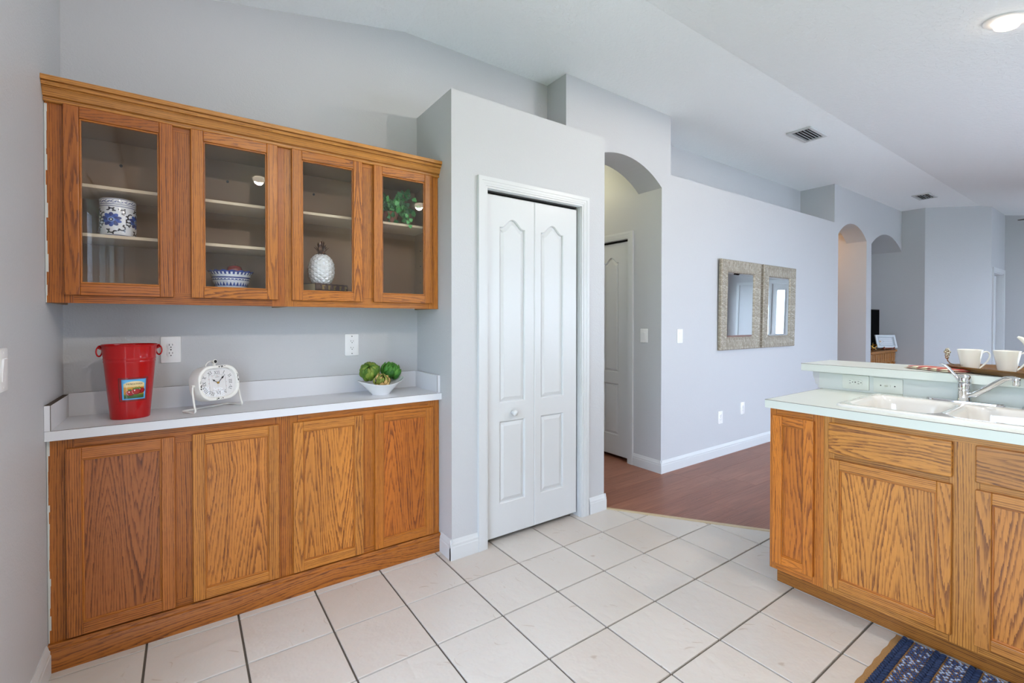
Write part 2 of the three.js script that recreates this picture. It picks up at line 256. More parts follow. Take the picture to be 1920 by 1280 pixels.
// ---- baseboards
const baseProf = (s = 1) => [[0, 0], [0.014, 0], [0.014, 0.07], [0.0115, 0.074], [0.0115, 0.086], [0.008, 0.092], [0.006, 0.103], [0.003, 0.11], [0, 0.11]].map(([a, b]) => [a * s, b]);
const baseX = (x0, x1, z) => runX(baseProf().map(([a, b]) => [z + a, b]), x0, x1);
const baseZ = (x, z0, z1, s) => runZ(baseProf(s).map(([a, b]) => [x + a, b]), z0, z1);
struct('baseboard_left', [baseZ(XL, -2.398, WL[0] - 0.002, 1), baseZ(XL, WL[1] + 0.002, ZR, 1)], M.trim);
struct('baseboard_pantry', [baseX(PX0 - 0.014, 1.362, ZP), baseZ(PX0, -2.40, ZP + 0.0135, -1), baseX(2.246, PX1 + 0.013, ZP), baseZ(PX1, ZA, ZP + 0.0135, 1)], M.trim);
struct('baseboard_hall', [baseX(A1[1] - 0.013, A2[0], ZA), baseZ(A1[1], -2.835, ZA + 0.0135, -1), baseX(A2[1], A3[0], ZA), baseZ(A2[1], -4.8, ZA, -1), baseZ(XF, -3.24, -2.23, -1), baseX(10.2, 10.27, -1.59)], M.trim);
struct('baseboard_right', baseZ(XE, -1.59, ENTRY[0] - 0.07, -1), M.trim);

// ---- doors
function casing(x0, x1, h, w = 0.064) { // U-shaped moulded surround in (x, y), front towards +z
  const U = (o, i) => [[x0 - o, 0], [x0 - i, 0], [x0 - i, h + i], [x1 + i, h + i], [x1 + i, 0], [x1 + o, 0], [x1 + o, h + o], [x0 - o, h + o]];
  return [extrude(U(w, 0.0), [], 0.011, 0), extrude(U(w - 0.0004, 0.012).map(([a, b]) => [a, Math.max(b, 0.0004)]), [], 0.0145, 0), extrude(U(w - 0.0008, 0.024).map(([a, b]) => [a, Math.max(b, 0.0008)]), [], 0.016, 0), extrude(U(w - 0.0012, 0.040).map(([a, b]) => [a, Math.max(b, 0.0012)]), [], 0.0185, 0)].map((g) => uvm(g));
}
// a moulded leaf: two sunk panels with raised fields, the upper one arched. Front at z = 0, x from 0 to w
function leafShapes(w, h, px0, px1, s = 1) {
  const archTop = (x0, x1, ys, rise) => { const p = [], n = 16, m = (x0 + x1) / 2; for (let i = 0; i <= n; i++) { const t = i / n, b = 0.5 - 0.5 * Math.cos(Math.PI * 2 * Math.max(0, Math.min(1, (t - 0.08) / 0.84))); p.push([x0 + (x1 - x0) * (1 - t), ys + rise * Math.pow(b, 0.8)]); } return p; };
  const up = (d) => [[px0 + d, 0.80 + d], [px1 - d, 0.80 + d], ...archTop(px0 + d, px1 - d, 1.852 - d, 0.052)];
  const lo = (d) => rect(px0 + d, px1 - d, 0.195 + d, 0.69 - d);
  const field = (f, d) => extrude(f(d), [], 0.001, 0.0075, { size: 0.02, offset: -0.02, seg: 1 }).translate(0, 0, -0.0125);
  return { slab: [extrude(rect(0, w, 0, h), [up(0.005), lo(0.005)], 0.026, 0.005, { size: 0.005, offset: -0.005, seg: 1 }).translate(0, 0, -0.031), box(0.01, w - 0.01, 0.01, h - 0.01, -0.032, -0.0125)], fields: [field(up, 0.012), field(lo, 0.012)] };
}
function bifoldLeaf(parent, w, h, px0, px1, x, y, z) {
  const g = new THREE.Group(); const c = partCount.get(parent) ?? {}; partCount.set(parent, c); const k = c.leaf = (c.leaf ?? -1) + 1; g.name = k ? 'leaf_00' + k : 'leaf'; g.position.set(x, y, z); parent.add(g);
  const s = leafShapes(w, h, px0, px1); part(g, 'slab', s.slab.map((q) => uvm(q)), M.trim); for (const f of s.fields) part(g, 'panel', uvm(f), M.trim);
  return g;
}
const knobGeo = lathe([[0.0, 0], [0.012, 0], [0.010, 0.010], [0.009, 0.016], [0.015, 0.021], [0.0185, 0.028], [0.017, 0.036], [0.009, 0.041], [0, 0.042]], 24).rotateX(Math.PI / 2);
function bifoldDoor(name, [x, z], turn, w = 0.744, h = 2.087) { // local origin at the left foot of the opening, front towards +z
  const d = structGroup(name); d.position.set(x, 0, z); d.rotation.y = turn;
  part(d, 'casing', casing(0, w, h), M.trim); part(d, 'jamb', [box(0, 0.004, 0, h, -0.11, 0), box(w - 0.004, w, 0, h, -0.11, 0), box(0, w, h - 0.004, h, -0.11, 0)], M.trim);
  part(d, 'track', box(0.02, w - 0.02, h - 0.012, h - 0.004, -0.045, -0.02), M.dark);
  const lw = (w - 0.024) / 2, k = lw / 0.36;
  bifoldLeaf(d, lw - 0.0006, 2.036, 0.096 * k, 0.286 * k, 0.007, 0.03, -0.02);
  bifoldLeaf(d, lw - 0.0006, 2.036, 0.05 * k, 0.24 * k, 0.007 + lw, 0.03, -0.02);
  const kn = part(d, 'knob', knobGeo, M.trim); kn.position.set(0.196 * k, 0.767, -0.02);
  return d;
}
bifoldDoor('door_1', [1.424, ZP], 0);
bifoldDoor('door_2', [A1[1], -3.634], -Math.PI / 2);
bifoldDoor('door_3', [XE, 0.78], -Math.PI / 2, 0.36);
{ // bedroom door, standing open into the room behind
  const d = structGroup('door_4'); d.position.set(10.33, 0, -1.59);
  part(d, 'casing', casing(0, 0.75, 2.1), M.trim); part(d, 'jamb', [box(0, 0.015, 0, 2.1, -0.12, 0), box(0.735, 0.75, 0, 2.1, -0.12, 0), box(0, 0.75, 2.085, 2.1, -0.12, 0)], M.trim);
  part(d, 'strike_plate', box(0.0145, 0.017, 0.93, 1.0, -0.07, -0.02, 0.0005), std({ color: lin(120, 105, 80), metalness: 1, roughness: 0.4 }));
  const s = leafShapes(0.71, 2.06, 0.12, 0.59), g = new THREE.Group(); g.name = 'leaf'; g.position.set(0.02, 0.01, -0.075); d.add(g);
  part(g, 'slab', s.slab.map((q) => uvm(q)), M.trim); s.fields.forEach((f) => part(g, 'panel', uvm(f), M.trim));
}
M.pane = phys({ name: 'window_glass', color: 0xffffff, transmission: 1, thickness: 0, roughness: 0, ior: 1.5 });
{ // entry door with a narrow lite, seen in the mirror
  const d = structGroup('door_5'); d.position.set(XE, 0, ENTRY[0]); d.rotation.y = -Math.PI / 2; const w = ENTRY[1] - ENTRY[0];
  part(d, 'casing', casing(0, w, 2.1, 0.09), M.trim);
  const a = LITE[0] - ENTRY[0], b = LITE[1] - ENTRY[0];
  part(d, 'leaf', extrude(rect(0.003, w - 0.003, 0.005, 2.095), [rect(a, b, 0.35, 1.95)], 0.04, 0.002).translate(0, 0, -0.05), M.trim);
  part(d, 'bead', extrude(rect(a - 0.02, b + 0.02, 0.33, 1.97), [rect(a, b, 0.35, 1.95)], 0.008, 0.003).translate(0, 0, -0.008), M.trim);
  part(d, 'pane', box(a, b, 0.35, 1.95, -0.034, -0.03), M.pane);
}
// ---- sliding glass doors in the rear wall
function slidingDoor(name, pos, turn, w, c, d, n) { // local x along the opening, local +z into the room
  const g = structGroup(name); g.position.set(...pos); g.rotation.y = turn; const pw = w / n;
  part(g, 'frame', uvm(extrude(rect(0, w, c, d), [rect(0.04, w - 0.04, c + 0.04, d - 0.04)], 0.09).translate(0, 0, -0.10)), M.trim);
  for (let k = 0; k < n; k++) { const x0 = k * pw + (k ? -0.02 : 0.03), x1 = (k + 1) * pw + (k < n - 1 ? 0.02 : -0.03), zz = -0.06 + (k % 2 ? 0.02 : -0.02);
    const s = part(g, 'sash', uvm(extrude(rect(x0, x1, c + 0.03, d - 0.03), [rect(x0 + 0.055, x1 - 0.055, c + 0.10, d - 0.085)], 0.03).translate(0, 0, zz - 0.015)), M.trim);
    part(s, 'pane', box(x0 + 0.05, x1 - 0.05, c + 0.095, d - 0.08, zz - 0.002, zz + 0.002), M.pane); }
}
WIN.forEach(([a, b, c, d], i) => slidingDoor('window_' + (i + 1), [b, 0, ZR], Math.PI, b - a, c, d, 2));
slidingDoor('window_3', [XL, 0, WL[1]], Math.PI / 2, WL[1] - WL[0], WL[2], WL[3], 2);
struct('patio', [box(-1.7, 16, -0.3, -0.04, ZR + 0.12, 9), box(-1.7, XL - 0.15, -0.3, -0.04, -6, ZR + 0.12)], std({ name: 'patio_concrete', color: lin(226, 224, 218), roughness: 0.9 }));
struct('lawn', box(-20, -1.7, -0.3, -0.05, -14, 14), std({ name: 'lawn_grass', color: lin(112, 146, 72), roughness: 1 }));
// ================================================================ CABINETS
const O = { light: '#ffe8bc', mid: '#ecc87c', warm: '#f6d486', brown: '#e6ccc4', dark: '#dcb068', gold: '#fff0c0' };
M.melamine = std({ name: 'maple_melamine', color: lin(140, 110, 78), roughness: 0.45 });
M.shelf = std({ name: 'shelf_board', color: lin(205, 186, 158), roughness: 0.5 });
M.cabGlass = phys({ name: 'cabinet_glass', color: 0xffffff, transmission: 1, thickness: 0, roughness: 0.0, ior: 1.5, specularIntensity: 0.7 });
// face frame pieces: each box is [x0, x1, y0, y1]
function faceFrame(t, stiles, rails, tint, d = 0.019) {
  for (const [a, b, c, e] of stiles) part(t, 'frame_stile', oak4(a, b, c, e, -d, 0, 1, 0.0008), oak('straight', tint));
  for (const [a, b, c, e] of rails) part(t, 'frame_rail', oak4(a, b, c, e, -d, -0.0004, 0, 0.0008), oak('straight', tint));
}
function cabinetDoor(t, x0, x1, y0, y1, sw, opt) { // frame-and-panel door on the face frame, front at z = 0.019
  const g = new THREE.Group(), c = partCount.get(t) ?? {}; partCount.set(t, c); const k = c.door = (c.door ?? -1) + 1; g.name = k ? 'door_00' + k : 'door'; t.add(g);
  const f = opt.frame ?? O.light, z0 = 0.0005, z1 = 0.0195;
  part(g, 'stile', oak4(x0, x0 + sw, y0, y1, z0, z1, 1, 0.004), oak(opt.stiles?.[0] ?? 'straight', f)); part(g, 'stile', oak4(x1 - sw, x1, y0, y1, z0, z1, 1, 0.004), oak(opt.stiles?.[1] ?? 'straight', f));
  part(g, 'rail', oak4(x0 + sw - 0.001, x1 - sw + 0.001, y0, y0 + sw, z0, z1 - 0.0006, 0, 0.004), oak(opt.rails ?? 'flat', f)); part(g, 'rail', oak4(x0 + sw - 0.001, x1 - sw + 0.001, y1 - sw, y1, z0, z1 - 0.0006, 0, 0.004), oak(opt.rails ?? 'flat', f));
  const a = x0 + sw, b = x1 - sw, q = y0 + sw, r = y1 - sw, w = 0.006; // bead round the opening
  const bead = [box(a - 0.001, a + w, q, r, z0, z1 - 0.006, 0.0025, 1, rr(0, 3), rr(0, 3)), box(b - w, b + 0.001, q, r, z0, z1 - 0.006, 0.0025, 1, rr(0, 3), rr(0, 3)), box(a, b, q - 0.001, q + w, z0, z1 - 0.006, 0.0025, 0, rr(0, 3), rr(0, 3)), box(a, b, r - w, r + 0.001, z0, z1 - 0.006, 0.0025, 0, rr(0, 3), rr(0, 3))];
  part(g, 'bead', bead, oak('straight', O.mid));
  if (opt.glass) part(g, 'pane', box(a - 0.004, b + 0.004, q - 0.004, r + 0.004, 0.006, 0.009), M.cabGlass, 'clear glass pane');
  else part(g, 'panel', oak4(a, b, q, r, 0.003, 0.009, 1, 0), oak('flat', opt.panel ?? O.light));
  return g;
}
const DX = [-0.379, 0.020, 0.417, 0.814], DW = 0.337, SPLIT = 0.388;
const stileKinds = [['flat', 'straight'], ['straight', 'flat'], ['straight', 'flat'], ['straight', 'straight']];
const SHELVES = [[1.86, 1.664], [1.86]];
[0, 1].forEach((u) => { // wall cabinets
  const x0 = u ? SPLIT : XL + 0.001, x1 = u ? PX0 - 0.002 : SPLIT, y0 = 1.39, y1 = 2.165, W = x1 - x0, Hh = y1 - y0, D = ZB - -2.44 + 0.004;
  const t = thing('wall_cabinet', u ? 'right oak wall cabinet with two glass doors, holding the pineapple and the ivy' : 'left oak wall cabinet with two glass doors, holding the blue and white jar and bowl', 'cabinet', [x0, y0, -2.44], 0);
  const d0 = DX[u * 2] - x0, d1 = DX[u * 2 + 1] - x0;
  faceFrame(t, [[0, d0 + 0.024, 0, Hh], [d0 + DW - 0.03, d1 + 0.03, 0.05, Hh - 0.04], [d1 + DW - 0.024, W, 0, Hh]], [[d0 + 0.024, d1 + DW - 0.024, 0, 0.05], [d0 + 0.024, d1 + DW - 0.024, Hh - 0.04, Hh]], u ? O.warm : '#deb266');
  part(t, 'side_panel', box(0, 0.016, 0, Hh, D, -0.019), u ? M.melamine : M.melamine); part(t, 'side_panel', box(W - 0.016, W, 0, Hh, D, -0.019), M.melamine);
  part(t, 'back_panel', box(0.016, W - 0.016, 0.03, Hh - 0.02, D, D + 0.006), M.melamine);
  part(t, 'bottom_panel', box(0.016, W - 0.016, 0.028, 0.044, D, -0.019), M.melamine); part(t, 'top_panel', box(0.016, W - 0.016, Hh - 0.045, Hh - 0.03, D, -0.019), M.melamine);
  for (const y of SHELVES[u]) part(t, 'shelf', box(0.017, W - 0.017, y - y0 - 0.006, y - y0 + 0.007, D + 0.008, -0.045, 0.001), M.shelf);
  for (let k = 0; k < 2; k++) { const i = u * 2 + k; cabinetDoor(t, DX[i] - x0, DX[i] + DW - x0, 1.42 - y0, 2.147 - y0, 0.046, { glass: true, frame: [O.dark, O.mid, O.mid, O.mid][i], stiles: stileKinds[i] }); }
  if (u) for (const k of [0.47, 0.6, 0.72]) part(t, 'shelf_pin', xf(new THREE.CylinderGeometry(0.003, 0.003, 0.006, 8), [W - 0.0185, Hh * k - 0.2, -0.2], [0, 0, Math.PI / 2]), M.dark);
  for (const k of [0.24, 0.74]) part(t, 'screw', xf(new THREE.CylinderGeometry(0.006, 0.006, 0.004, 12), [W * k, 2.02 - y0, D + 0.008], [Math.PI / 2, 0, 0]), M.dark);
});
single('crown_molding', runX([[-2.44, 2.145], [-2.426, 2.145], [-2.4235, 2.148], [-2.4235, 2.157], [-2.428, 2.1585], [-2.428, 2.1605], [-2.418, 2.163], [-2.4155, 2.168], [-2.411, 2.179], [-2.404, 2.188], [-2.401, 2.190], [-2.406, 2.1915], [-2.406, 2.1940], [-2.398, 2.1955], [-2.395, 2.201], [-2.391, 2.205], [-2.397, 2.2065], [-2.397, 2.2090], [-2.386, 2.2105], [-2.386, 2.227], [-2.388, 2.229], [-2.44, 2.229]], XL + 0.001, PX0 - 0.001, 0, 0.3, 0.2), phys({ name: 'oak', map: oakMaps.straight[1], color: new THREE.Color('#fff4dc'), roughness: 0.4, clearcoat: 0.25, clearcoatRoughness: 0.3 }), 'stepped oak crown moulding along the top of the glass cabinets', 'molding');
[0, 1].forEach((u) => { // base cabinets
  const x0 = u ? SPLIT : XL + 0.001, x1 = u ? PX0 - 0.002 : SPLIT, W = x1 - x0;
  const t = thing('base_cabinet', u ? 'right pair of oak cupboard doors under the white counter, below the artichoke bowl' : 'left pair of oak cupboard doors under the white counter, below the red bucket', 'cabinet', [x0, 0, -2.43], 0);
  const d0 = DX[u * 2] - x0, d1 = DX[u * 2 + 1] - x0;
  faceFrame(t, [[0, d0 + 0.024, 0.02, 0.871], [d0 + DW - 0.03, d1 + 0.03, 0.13, 0.80], [d1 + DW - 0.024, W, 0.02, 0.871]], [[d0 + 0.024, d1 + DW - 0.024, 0.02, 0.13], [d0 + 0.024, d1 + DW - 0.024, 0.80, 0.871]], u ? '#f0cc80' : '#e4be80');
  part(t, 'carcass', [box(0, 0.016, 0.02, 0.871, -0.305, -0.019), box(W - 0.016, W, 0.02, 0.871, -0.305, -0.019), box(0.016, W - 0.016, 0.08, 0.096, -0.305, -0.019)], M.melamine);
  for (let k = 0; k < 2; k++) { const i = u * 2 + k; cabinetDoor(t, DX[i] - x0, DX[i] + DW - x0, 0.106, 0.832, 0.046, { frame: ['#ecc8a8', O.light, O.light, O.mid][i], panel: ['#d8b4a8', '#ffe4bc', '#ffe6ba', '#ecbc70'][i], rails: 'straight', stiles: [['straight', 'straight'], ['straight', 'straight'], ['flat', 'flat'], ['straight', 'straight']][i] }); }
});
single('base_molding', runX([[-2.43, 0], [-2.400, 0], [-2.400, 0.074], [-2.403, 0.080], [-2.410, 0.084], [-2.412, 0.092], [-2.418, 0.098], [-2.43, 0.098]], XL + 0.001, PX0 - 0.001, 0, 1.1, 0.4), phys({ name: 'oak', map: oakMaps.flat[2], color: new THREE.Color('#dcb87c'), roughness: 0.45, clearcoat: 0.2, clearcoatRoughness: 0.3 }), 'oak base board along the floor below the cupboard doors', 'molding');

// white paint and caulk smeared along the wall edge of the left cabinets
function paintEdge(t, y0, y1, z) { const b = []; for (let y = y0; y < y1; ) { const h = rr(0.02, 0.07); b.push(box(0, rr(0.003, 0.009), y, Math.min(y1, y + h), z - 0.003, z + 0.0012, 0.0008)); y += h; } part(t, 'caulk_edge', b, M.caulk, 'white paint smears along the wall edge'); }
M.caulk = std({ name: 'caulk', color: lin(206, 208, 202), roughness: 0.7 });
paintEdge(scene.getObjectByName('wall_cabinet'), 0.0, 0.75, 0.0); paintEdge(scene.getObjectByName('base_cabinet'), 0.10, 0.871, 0.0);
// ---- white laminate counters
M.laminate = std({ name: 'white_laminate', color: lin(222, 222, 225), roughness: 0.32 });
M.seam = std({ name: 'laminate_seam', color: lin(70, 52, 40), roughness: 0.8 });
{
  const t = thing('countertop', 'white laminate countertop with low backsplash against the grey wall', 'countertop', [XL, 0.872, ZB]);
  const P = (name, a, m) => part(t, name, a.map((q) => q.translate(-XL, -0.872, -ZB)), m);
  const r = PX0 - 0.001, l = XL + 0.001, zf = -2.396;
  P('slab', [box(l, r, 0.872, 0.9095, ZB + 0.002, zf)], M.laminate);
  P('backsplash', [box(l + 0.018, r - 0.018, 0.9097, 1.01, ZB + 0.001, ZB + 0.019)], M.laminate);
  P('side_splash', [box(l, l + 0.0178, 0.9097, 1.005, ZB + 0.002, zf + 0.0005)], M.laminate); P('side_splash', [box(r - 0.0178, r, 0.9097, 1.008, ZB + 0.002, zf - 0.02)], M.laminate);
  P('seam', [box(l, r, 0.9085, 0.9099, zf - 0.0005, zf + 0.0004), box(l + 0.0165, l + 0.0181, 0.9099, 1.0053, zf - 0.001, zf + 0.0008), box(r - 0.0181, r - 0.0165, 0.9099, 1.0083, zf - 0.021, zf - 0.0192), box(l + 0.018, r - 0.018, 1.0096, 1.0104, ZB + 0.0176, ZB + 0.0193), box(l, l + 0.0180, 1.0046, 1.0053, -2.72, zf)], M.seam);
}

// ================================================================ ISLAND (faces -x)
const IX = 2.375, IZ = -1.138, IEND = 0.30, IL = IEND - IZ;
{
  const t = thing('base_cabinet', 'narrow oak cupboard at the far left end of the sink island', 'cabinet', [IX, 0, IZ], -Math.PI / 2);
  faceFrame(t, [[0, 0.03, 0.098, 0.893], [0.19, 0.237, 0.098, 0.893]], [[0.03, 0.19, 0.098, 0.15], [0.03, 0.19, 0.85, 0.893]], '#ffdc98');
  part(t, 'end_panel', [oak4(0, 0.016, 0.098, 0.893, -0.6, -0.019, 1, 0), oak4(0, 0.016, 0.002, 0.0978, -0.6, -0.092, 1, 0)], oak('flat', O.light)); part(t, 'back_panel', box(0.016, 0.237, 0.02, 0.89, -0.6, -0.59), M.melamine);
  cabinetDoor(t, 0.019, 0.200, 0.135, 0.860, 0.044, { frame: '#ffd890', panel: '#f6cc84', stiles: ['flat', 'flat'] });
}
{
  const t = thing('base_cabinet', 'wide oak sink cupboard with false drawer fronts above its doors, facing the floor mat', 'cabinet', [IX, 0, IZ + 0.238], -Math.PI / 2);
  const q = 0.238, L = IL - q;
  faceFrame(t, [[0, 0.04, 0.098, 0.893], [0.66 - q, 0.745 - q, 0.098, 0.866], [1.135 - q, L, 0.098, 0.893]], [[0.04, 1.135 - q, 0.098, 0.15], [0.04, 0.66 - q, 0.690, 0.745], [0.745 - q, 1.135 - q, 0.690, 0.745], [0.04, 1.135 - q, 0.85, 0.893]], '#f8eccc');
  part(t, 'back_panel', box(0, L, 0.02, 0.89, -0.6, -0.59), M.melamine);
  for (const [a, b, k] of [[0.260, 0.672, 0], [0.734, 1.146, 1]]) {
    part(t, 'drawer_front', oak4(a - q, b - q, 0.730, 0.866, 0.0005, 0.0195, 0, 0.005), oak('flat', k ? '#e8d8c8' : '#fff0c8'));
    cabinetDoor(t, a - q, b - q, 0.130, 0.704, 0.044, { frame: k ? '#f2e2cc' : '#fae8c4', panel: k ? '#f0dcc4' : '#fdecc8', rails: 'straight', stiles: ['flat', 'flat'] });
  }
}
single('toe_kick', box(IX + 0.075, IX + 0.09, 0.003, 0.1, IZ + 0.002, IEND, 0, 2, 0.2, 0.1), phys({ name: 'oak', map: oakMaps.straight[0], color: new THREE.Color('#d0bc84'), roughness: 0.5 }), 'recessed brown toe board under the sink island', 'toe board');
M.cream = std({ name: 'cream_laminate', color: lin(216, 222, 216), roughness: 0.3 });
const CY = 0.932, SINK = { x0: 2.425, x1: 2.985, z0: -0.885, z1: -0.045 };
{
  const t = thing('island_countertop', 'white laminate worktop of the island around the double sink', 'countertop', [2.35, 0.893, -1.153]);
  const sx = (SINK.x0 + SINK.x1) / 2 - 2.35, sz = (SINK.z0 + SINK.z1) / 2 + 1.153;
  part(t, 'slab', uvm(extrude([[0, 0], [0.668, 0], [0.668, -(IEND + 1.153)], [0, -(IEND + 1.153)]], [rrect(0.52, 0.80, 0.06, sx, -sz)], CY - 0.893).rotateX(-Math.PI / 2)), M.cream);
  part(t, 'seam', [box(-0.0004, 0.0006, 0.0378, 0.0394, 0, IEND + 1.153), box(0, 0.668, 0.0378, 0.0394, -0.0004, 0.0006)], M.seam);
}
struct('wall_island', [box(3.03, 3.14, 0, 1.031, -1.171, IEND)], M.wall, 'low wall behind the sink that carries the bar');
single('laminate_splash', [box(3.018, 3.0298, CY + 0.0005, 1.0305, -1.172, IEND)], M.cream, 'cream laminate strip between the sink worktop and the raised bar', 'backsplash');
struct('trim_2', [uvm(toCreasedNormals(extrude([[1.168, 0.932], [1.18, 0.932], [1.182, 0.95], [1.192, 0.954], [1.193, 0.968], [1.199, 0.985], [1.206, 1.0], [1.206, 1.0305], [1.168, 1.0305]], [], 0.12).rotateY(Math.PI / 2).translate(3.02, 0, 0), 0.5))], M.trim, 'white cove moulding at the end of the low wall under the bar');
{
  const t = thing('bar_top', 'raised white laminate bar top behind the sink, carrying the tray', 'bar top', [2.96, 1.031, -1.245]);
  part(t, 'slab', box(0, 0.40, 0.0003, 0.042, 0, IEND + 1.245, 0.0006), M.cream);
  part(t, 'seam', [box(-0.0005, 0.0006, 0.0403, 0.0418, 0, IEND + 1.245), box(0, 0.4, 0.0403, 0.0418, -0.0005, 0.0006)], M.seam);
}
M.enamel = phys({ name: 'white_enamel', color: lin(230, 228, 223), roughness: 0.12, clearcoat: 1, clearcoatRoughness: 0.04 });
{ // double sink
  const cx = (SINK.x0 + SINK.x1) / 2, cz = (SINK.z0 + SINK.z1) / 2, W = SINK.x1 - SINK.x0, L = SINK.z1 - SINK.z0;
  const t = thing('kitchen_sink', 'white enamel double sink set into the island worktop', 'sink', [cx, CY, cz]);
  const bowls = [[-0.845, -0.552], [-0.508, -0.085]].map(([a, b]) => [(a + b) / 2 - cz, b - a]), bx = 2.665 - cx, bw = 0.39;
  part(t, 'rim', uvm(toCreasedNormals(extrude(rrect(W, L, 0.05).map(([a, b]) => [a, b]), bowls.map(([c, l]) => rrect(bw + 0.012, l + 0.012, 0.075, bx, -c)), 0.004, 0.008, { size: 0.008, offset: -0.008, seg: 4 }).rotateX(-Math.PI / 2).translate(0, 0.0005, 0), 0.9)), M.enamel);
  for (const [c, l] of bowls) {
    const rings = [[-0.003, 0.0105], [0.0, 0.0085], [0.003, 0.003], [0.008, -0.006], [0.013, -0.03], [0.022, -0.10], [0.033, -0.145], [0.055, -0.166], [0.085, -0.173], [0.16, -0.178]].map(([i, y]) => [rrect(bw - 2 * i + 0.012, l - 2 * i + 0.012, Math.max(0.02, 0.075 - i * 0.4), bx, c, 8), y]);
    const n = rings[0][0].length, pos = [], idx = []; rings.forEach(([p, y]) => p.forEach(([a, b]) => pos.push(a, y, b))); pos.push(bx, -0.179, c);
    for (let k = 0; k < rings.length - 1; k++) for (let i = 0; i < n; i++) { const a = k * n + i, b = k * n + (i + 1) % n; idx.push(a, b, a + n, b, b + n, a + n); }
    const last = (rings.length - 1) * n; for (let i = 0; i < n; i++) idx.push(last + i, last + (i + 1) % n, rings.length * n);
    const g = new THREE.BufferGeometry(); g.setAttribute('position', new THREE.Float32BufferAttribute(pos, 3)); g.setIndex(idx); g.computeVertexNormals();
    part(t, 'basin', g, M.enamel); part(t, 'drain', xf(lathe([[0, 0], [0.03, 0], [0.034, 0.002], [0.042, 0.003], [0.044, 0]]), [bx, -0.178, c]), M.chrome);
  }
}
{ // single lever faucet
  const fx = 2.935, fz = -0.541, fy = CY + 0.0125, t = thing('faucet', 'chrome single lever kitchen faucet behind the white sink', 'faucet', [fx, fy, fz]);
  part(t, 'deck_plate', toCreasedNormals(extrude(rrect(0.062, 0.268, 0.031).map(([a, b]) => [a * (1 - 0.35 * Math.pow(Math.abs(b) / 0.134, 2)), b]), [], 0.004, 0.006, { size: 0.008, offset: -0.008, seg: 4 }).rotateX(-Math.PI / 2).translate(0, 0.0005, 0), 0.8), M.chrome);
  part(t, 'body', lathe([[0, 0.008], [0.0245, 0.008], [0.0245, 0.058], [0.0238, 0.060], [0.0238, 0.062], [0.0250, 0.064], [0.0250, 0.088], [0.0235, 0.092], [0, 0.092]], 40), M.chrome);
  part(t, 'cap', lathe([[0, 0.092], [0.022, 0.092], [0.0245, 0.097], [0.0245, 0.112], [0.021, 0.122], [0.014, 0.128], [0, 0.130]], 40), M.chrome);
  part(t, 'lever', sweep([[0.0, 0.092, 0.005, 0.020, 0.010], [0.0, 0.104, -0.018, 0.015, 0.009], [0.0, 0.130, -0.036, 0.0105, 0.006], [0.002, 0.152, -0.052, 0.0105, 0.0055], [0.004, 0.166, -0.066, 0.0125, 0.005], [0.006, 0.172, -0.078, 0.013, 0.004], [0.007, 0.173, -0.088, 0.009, 0.003]], [1, 0, 0], 14), M.chrome);
  const e = [-0.125, 0.137, 0.165];
  part(t, 'spout', sweep([[-0.008, 0.036, 0.010, 0.010, 0.012], [-0.03, 0.046, 0.040, 0.0115, 0.0125], [-0.065, 0.082, 0.086, 0.0115, 0.012], [-0.097, 0.118, 0.128, 0.0112, 0.011], [-0.112, 0.134, 0.148, 0.011, 0.010], [e[0], e[1], e[2], 0.0105, 0.0095], [-0.137, 0.136, 0.181, 0.0105, 0.0095]], [0.8, 0, 0.6], 16), M.chrome);
  part(t, 'aerator', xf(lathe([[0, -0.026], [0.0095, -0.026], [0.0115, -0.024], [0.0115, -0.010], [0.0125, -0.009], [0.0125, 0.004], [0.010, 0.009], [0, 0.010]], 24), [-0.137, 0.134, 0.181]), M.chrome);
}
{ const t = thing('side_sprayer', 'small chrome sink sprayer at the right edge of the picture', 'sprayer', [2.935, CY + 0.0125, -0.338]);
  part(t, 'collar', lathe([[0, 0], [0.024, 0], [0.024, 0.004], [0.018, 0.012], [0.016, 0.022], [0, 0.022]], 28), M.chrome);
  part(t, 'spray_head', lathe([[0, 0.022], [0.010, 0.022], [0.011, 0.04], [0.014, 0.055], [0.013, 0.064], [0, 0.067]], 28), M.black); }
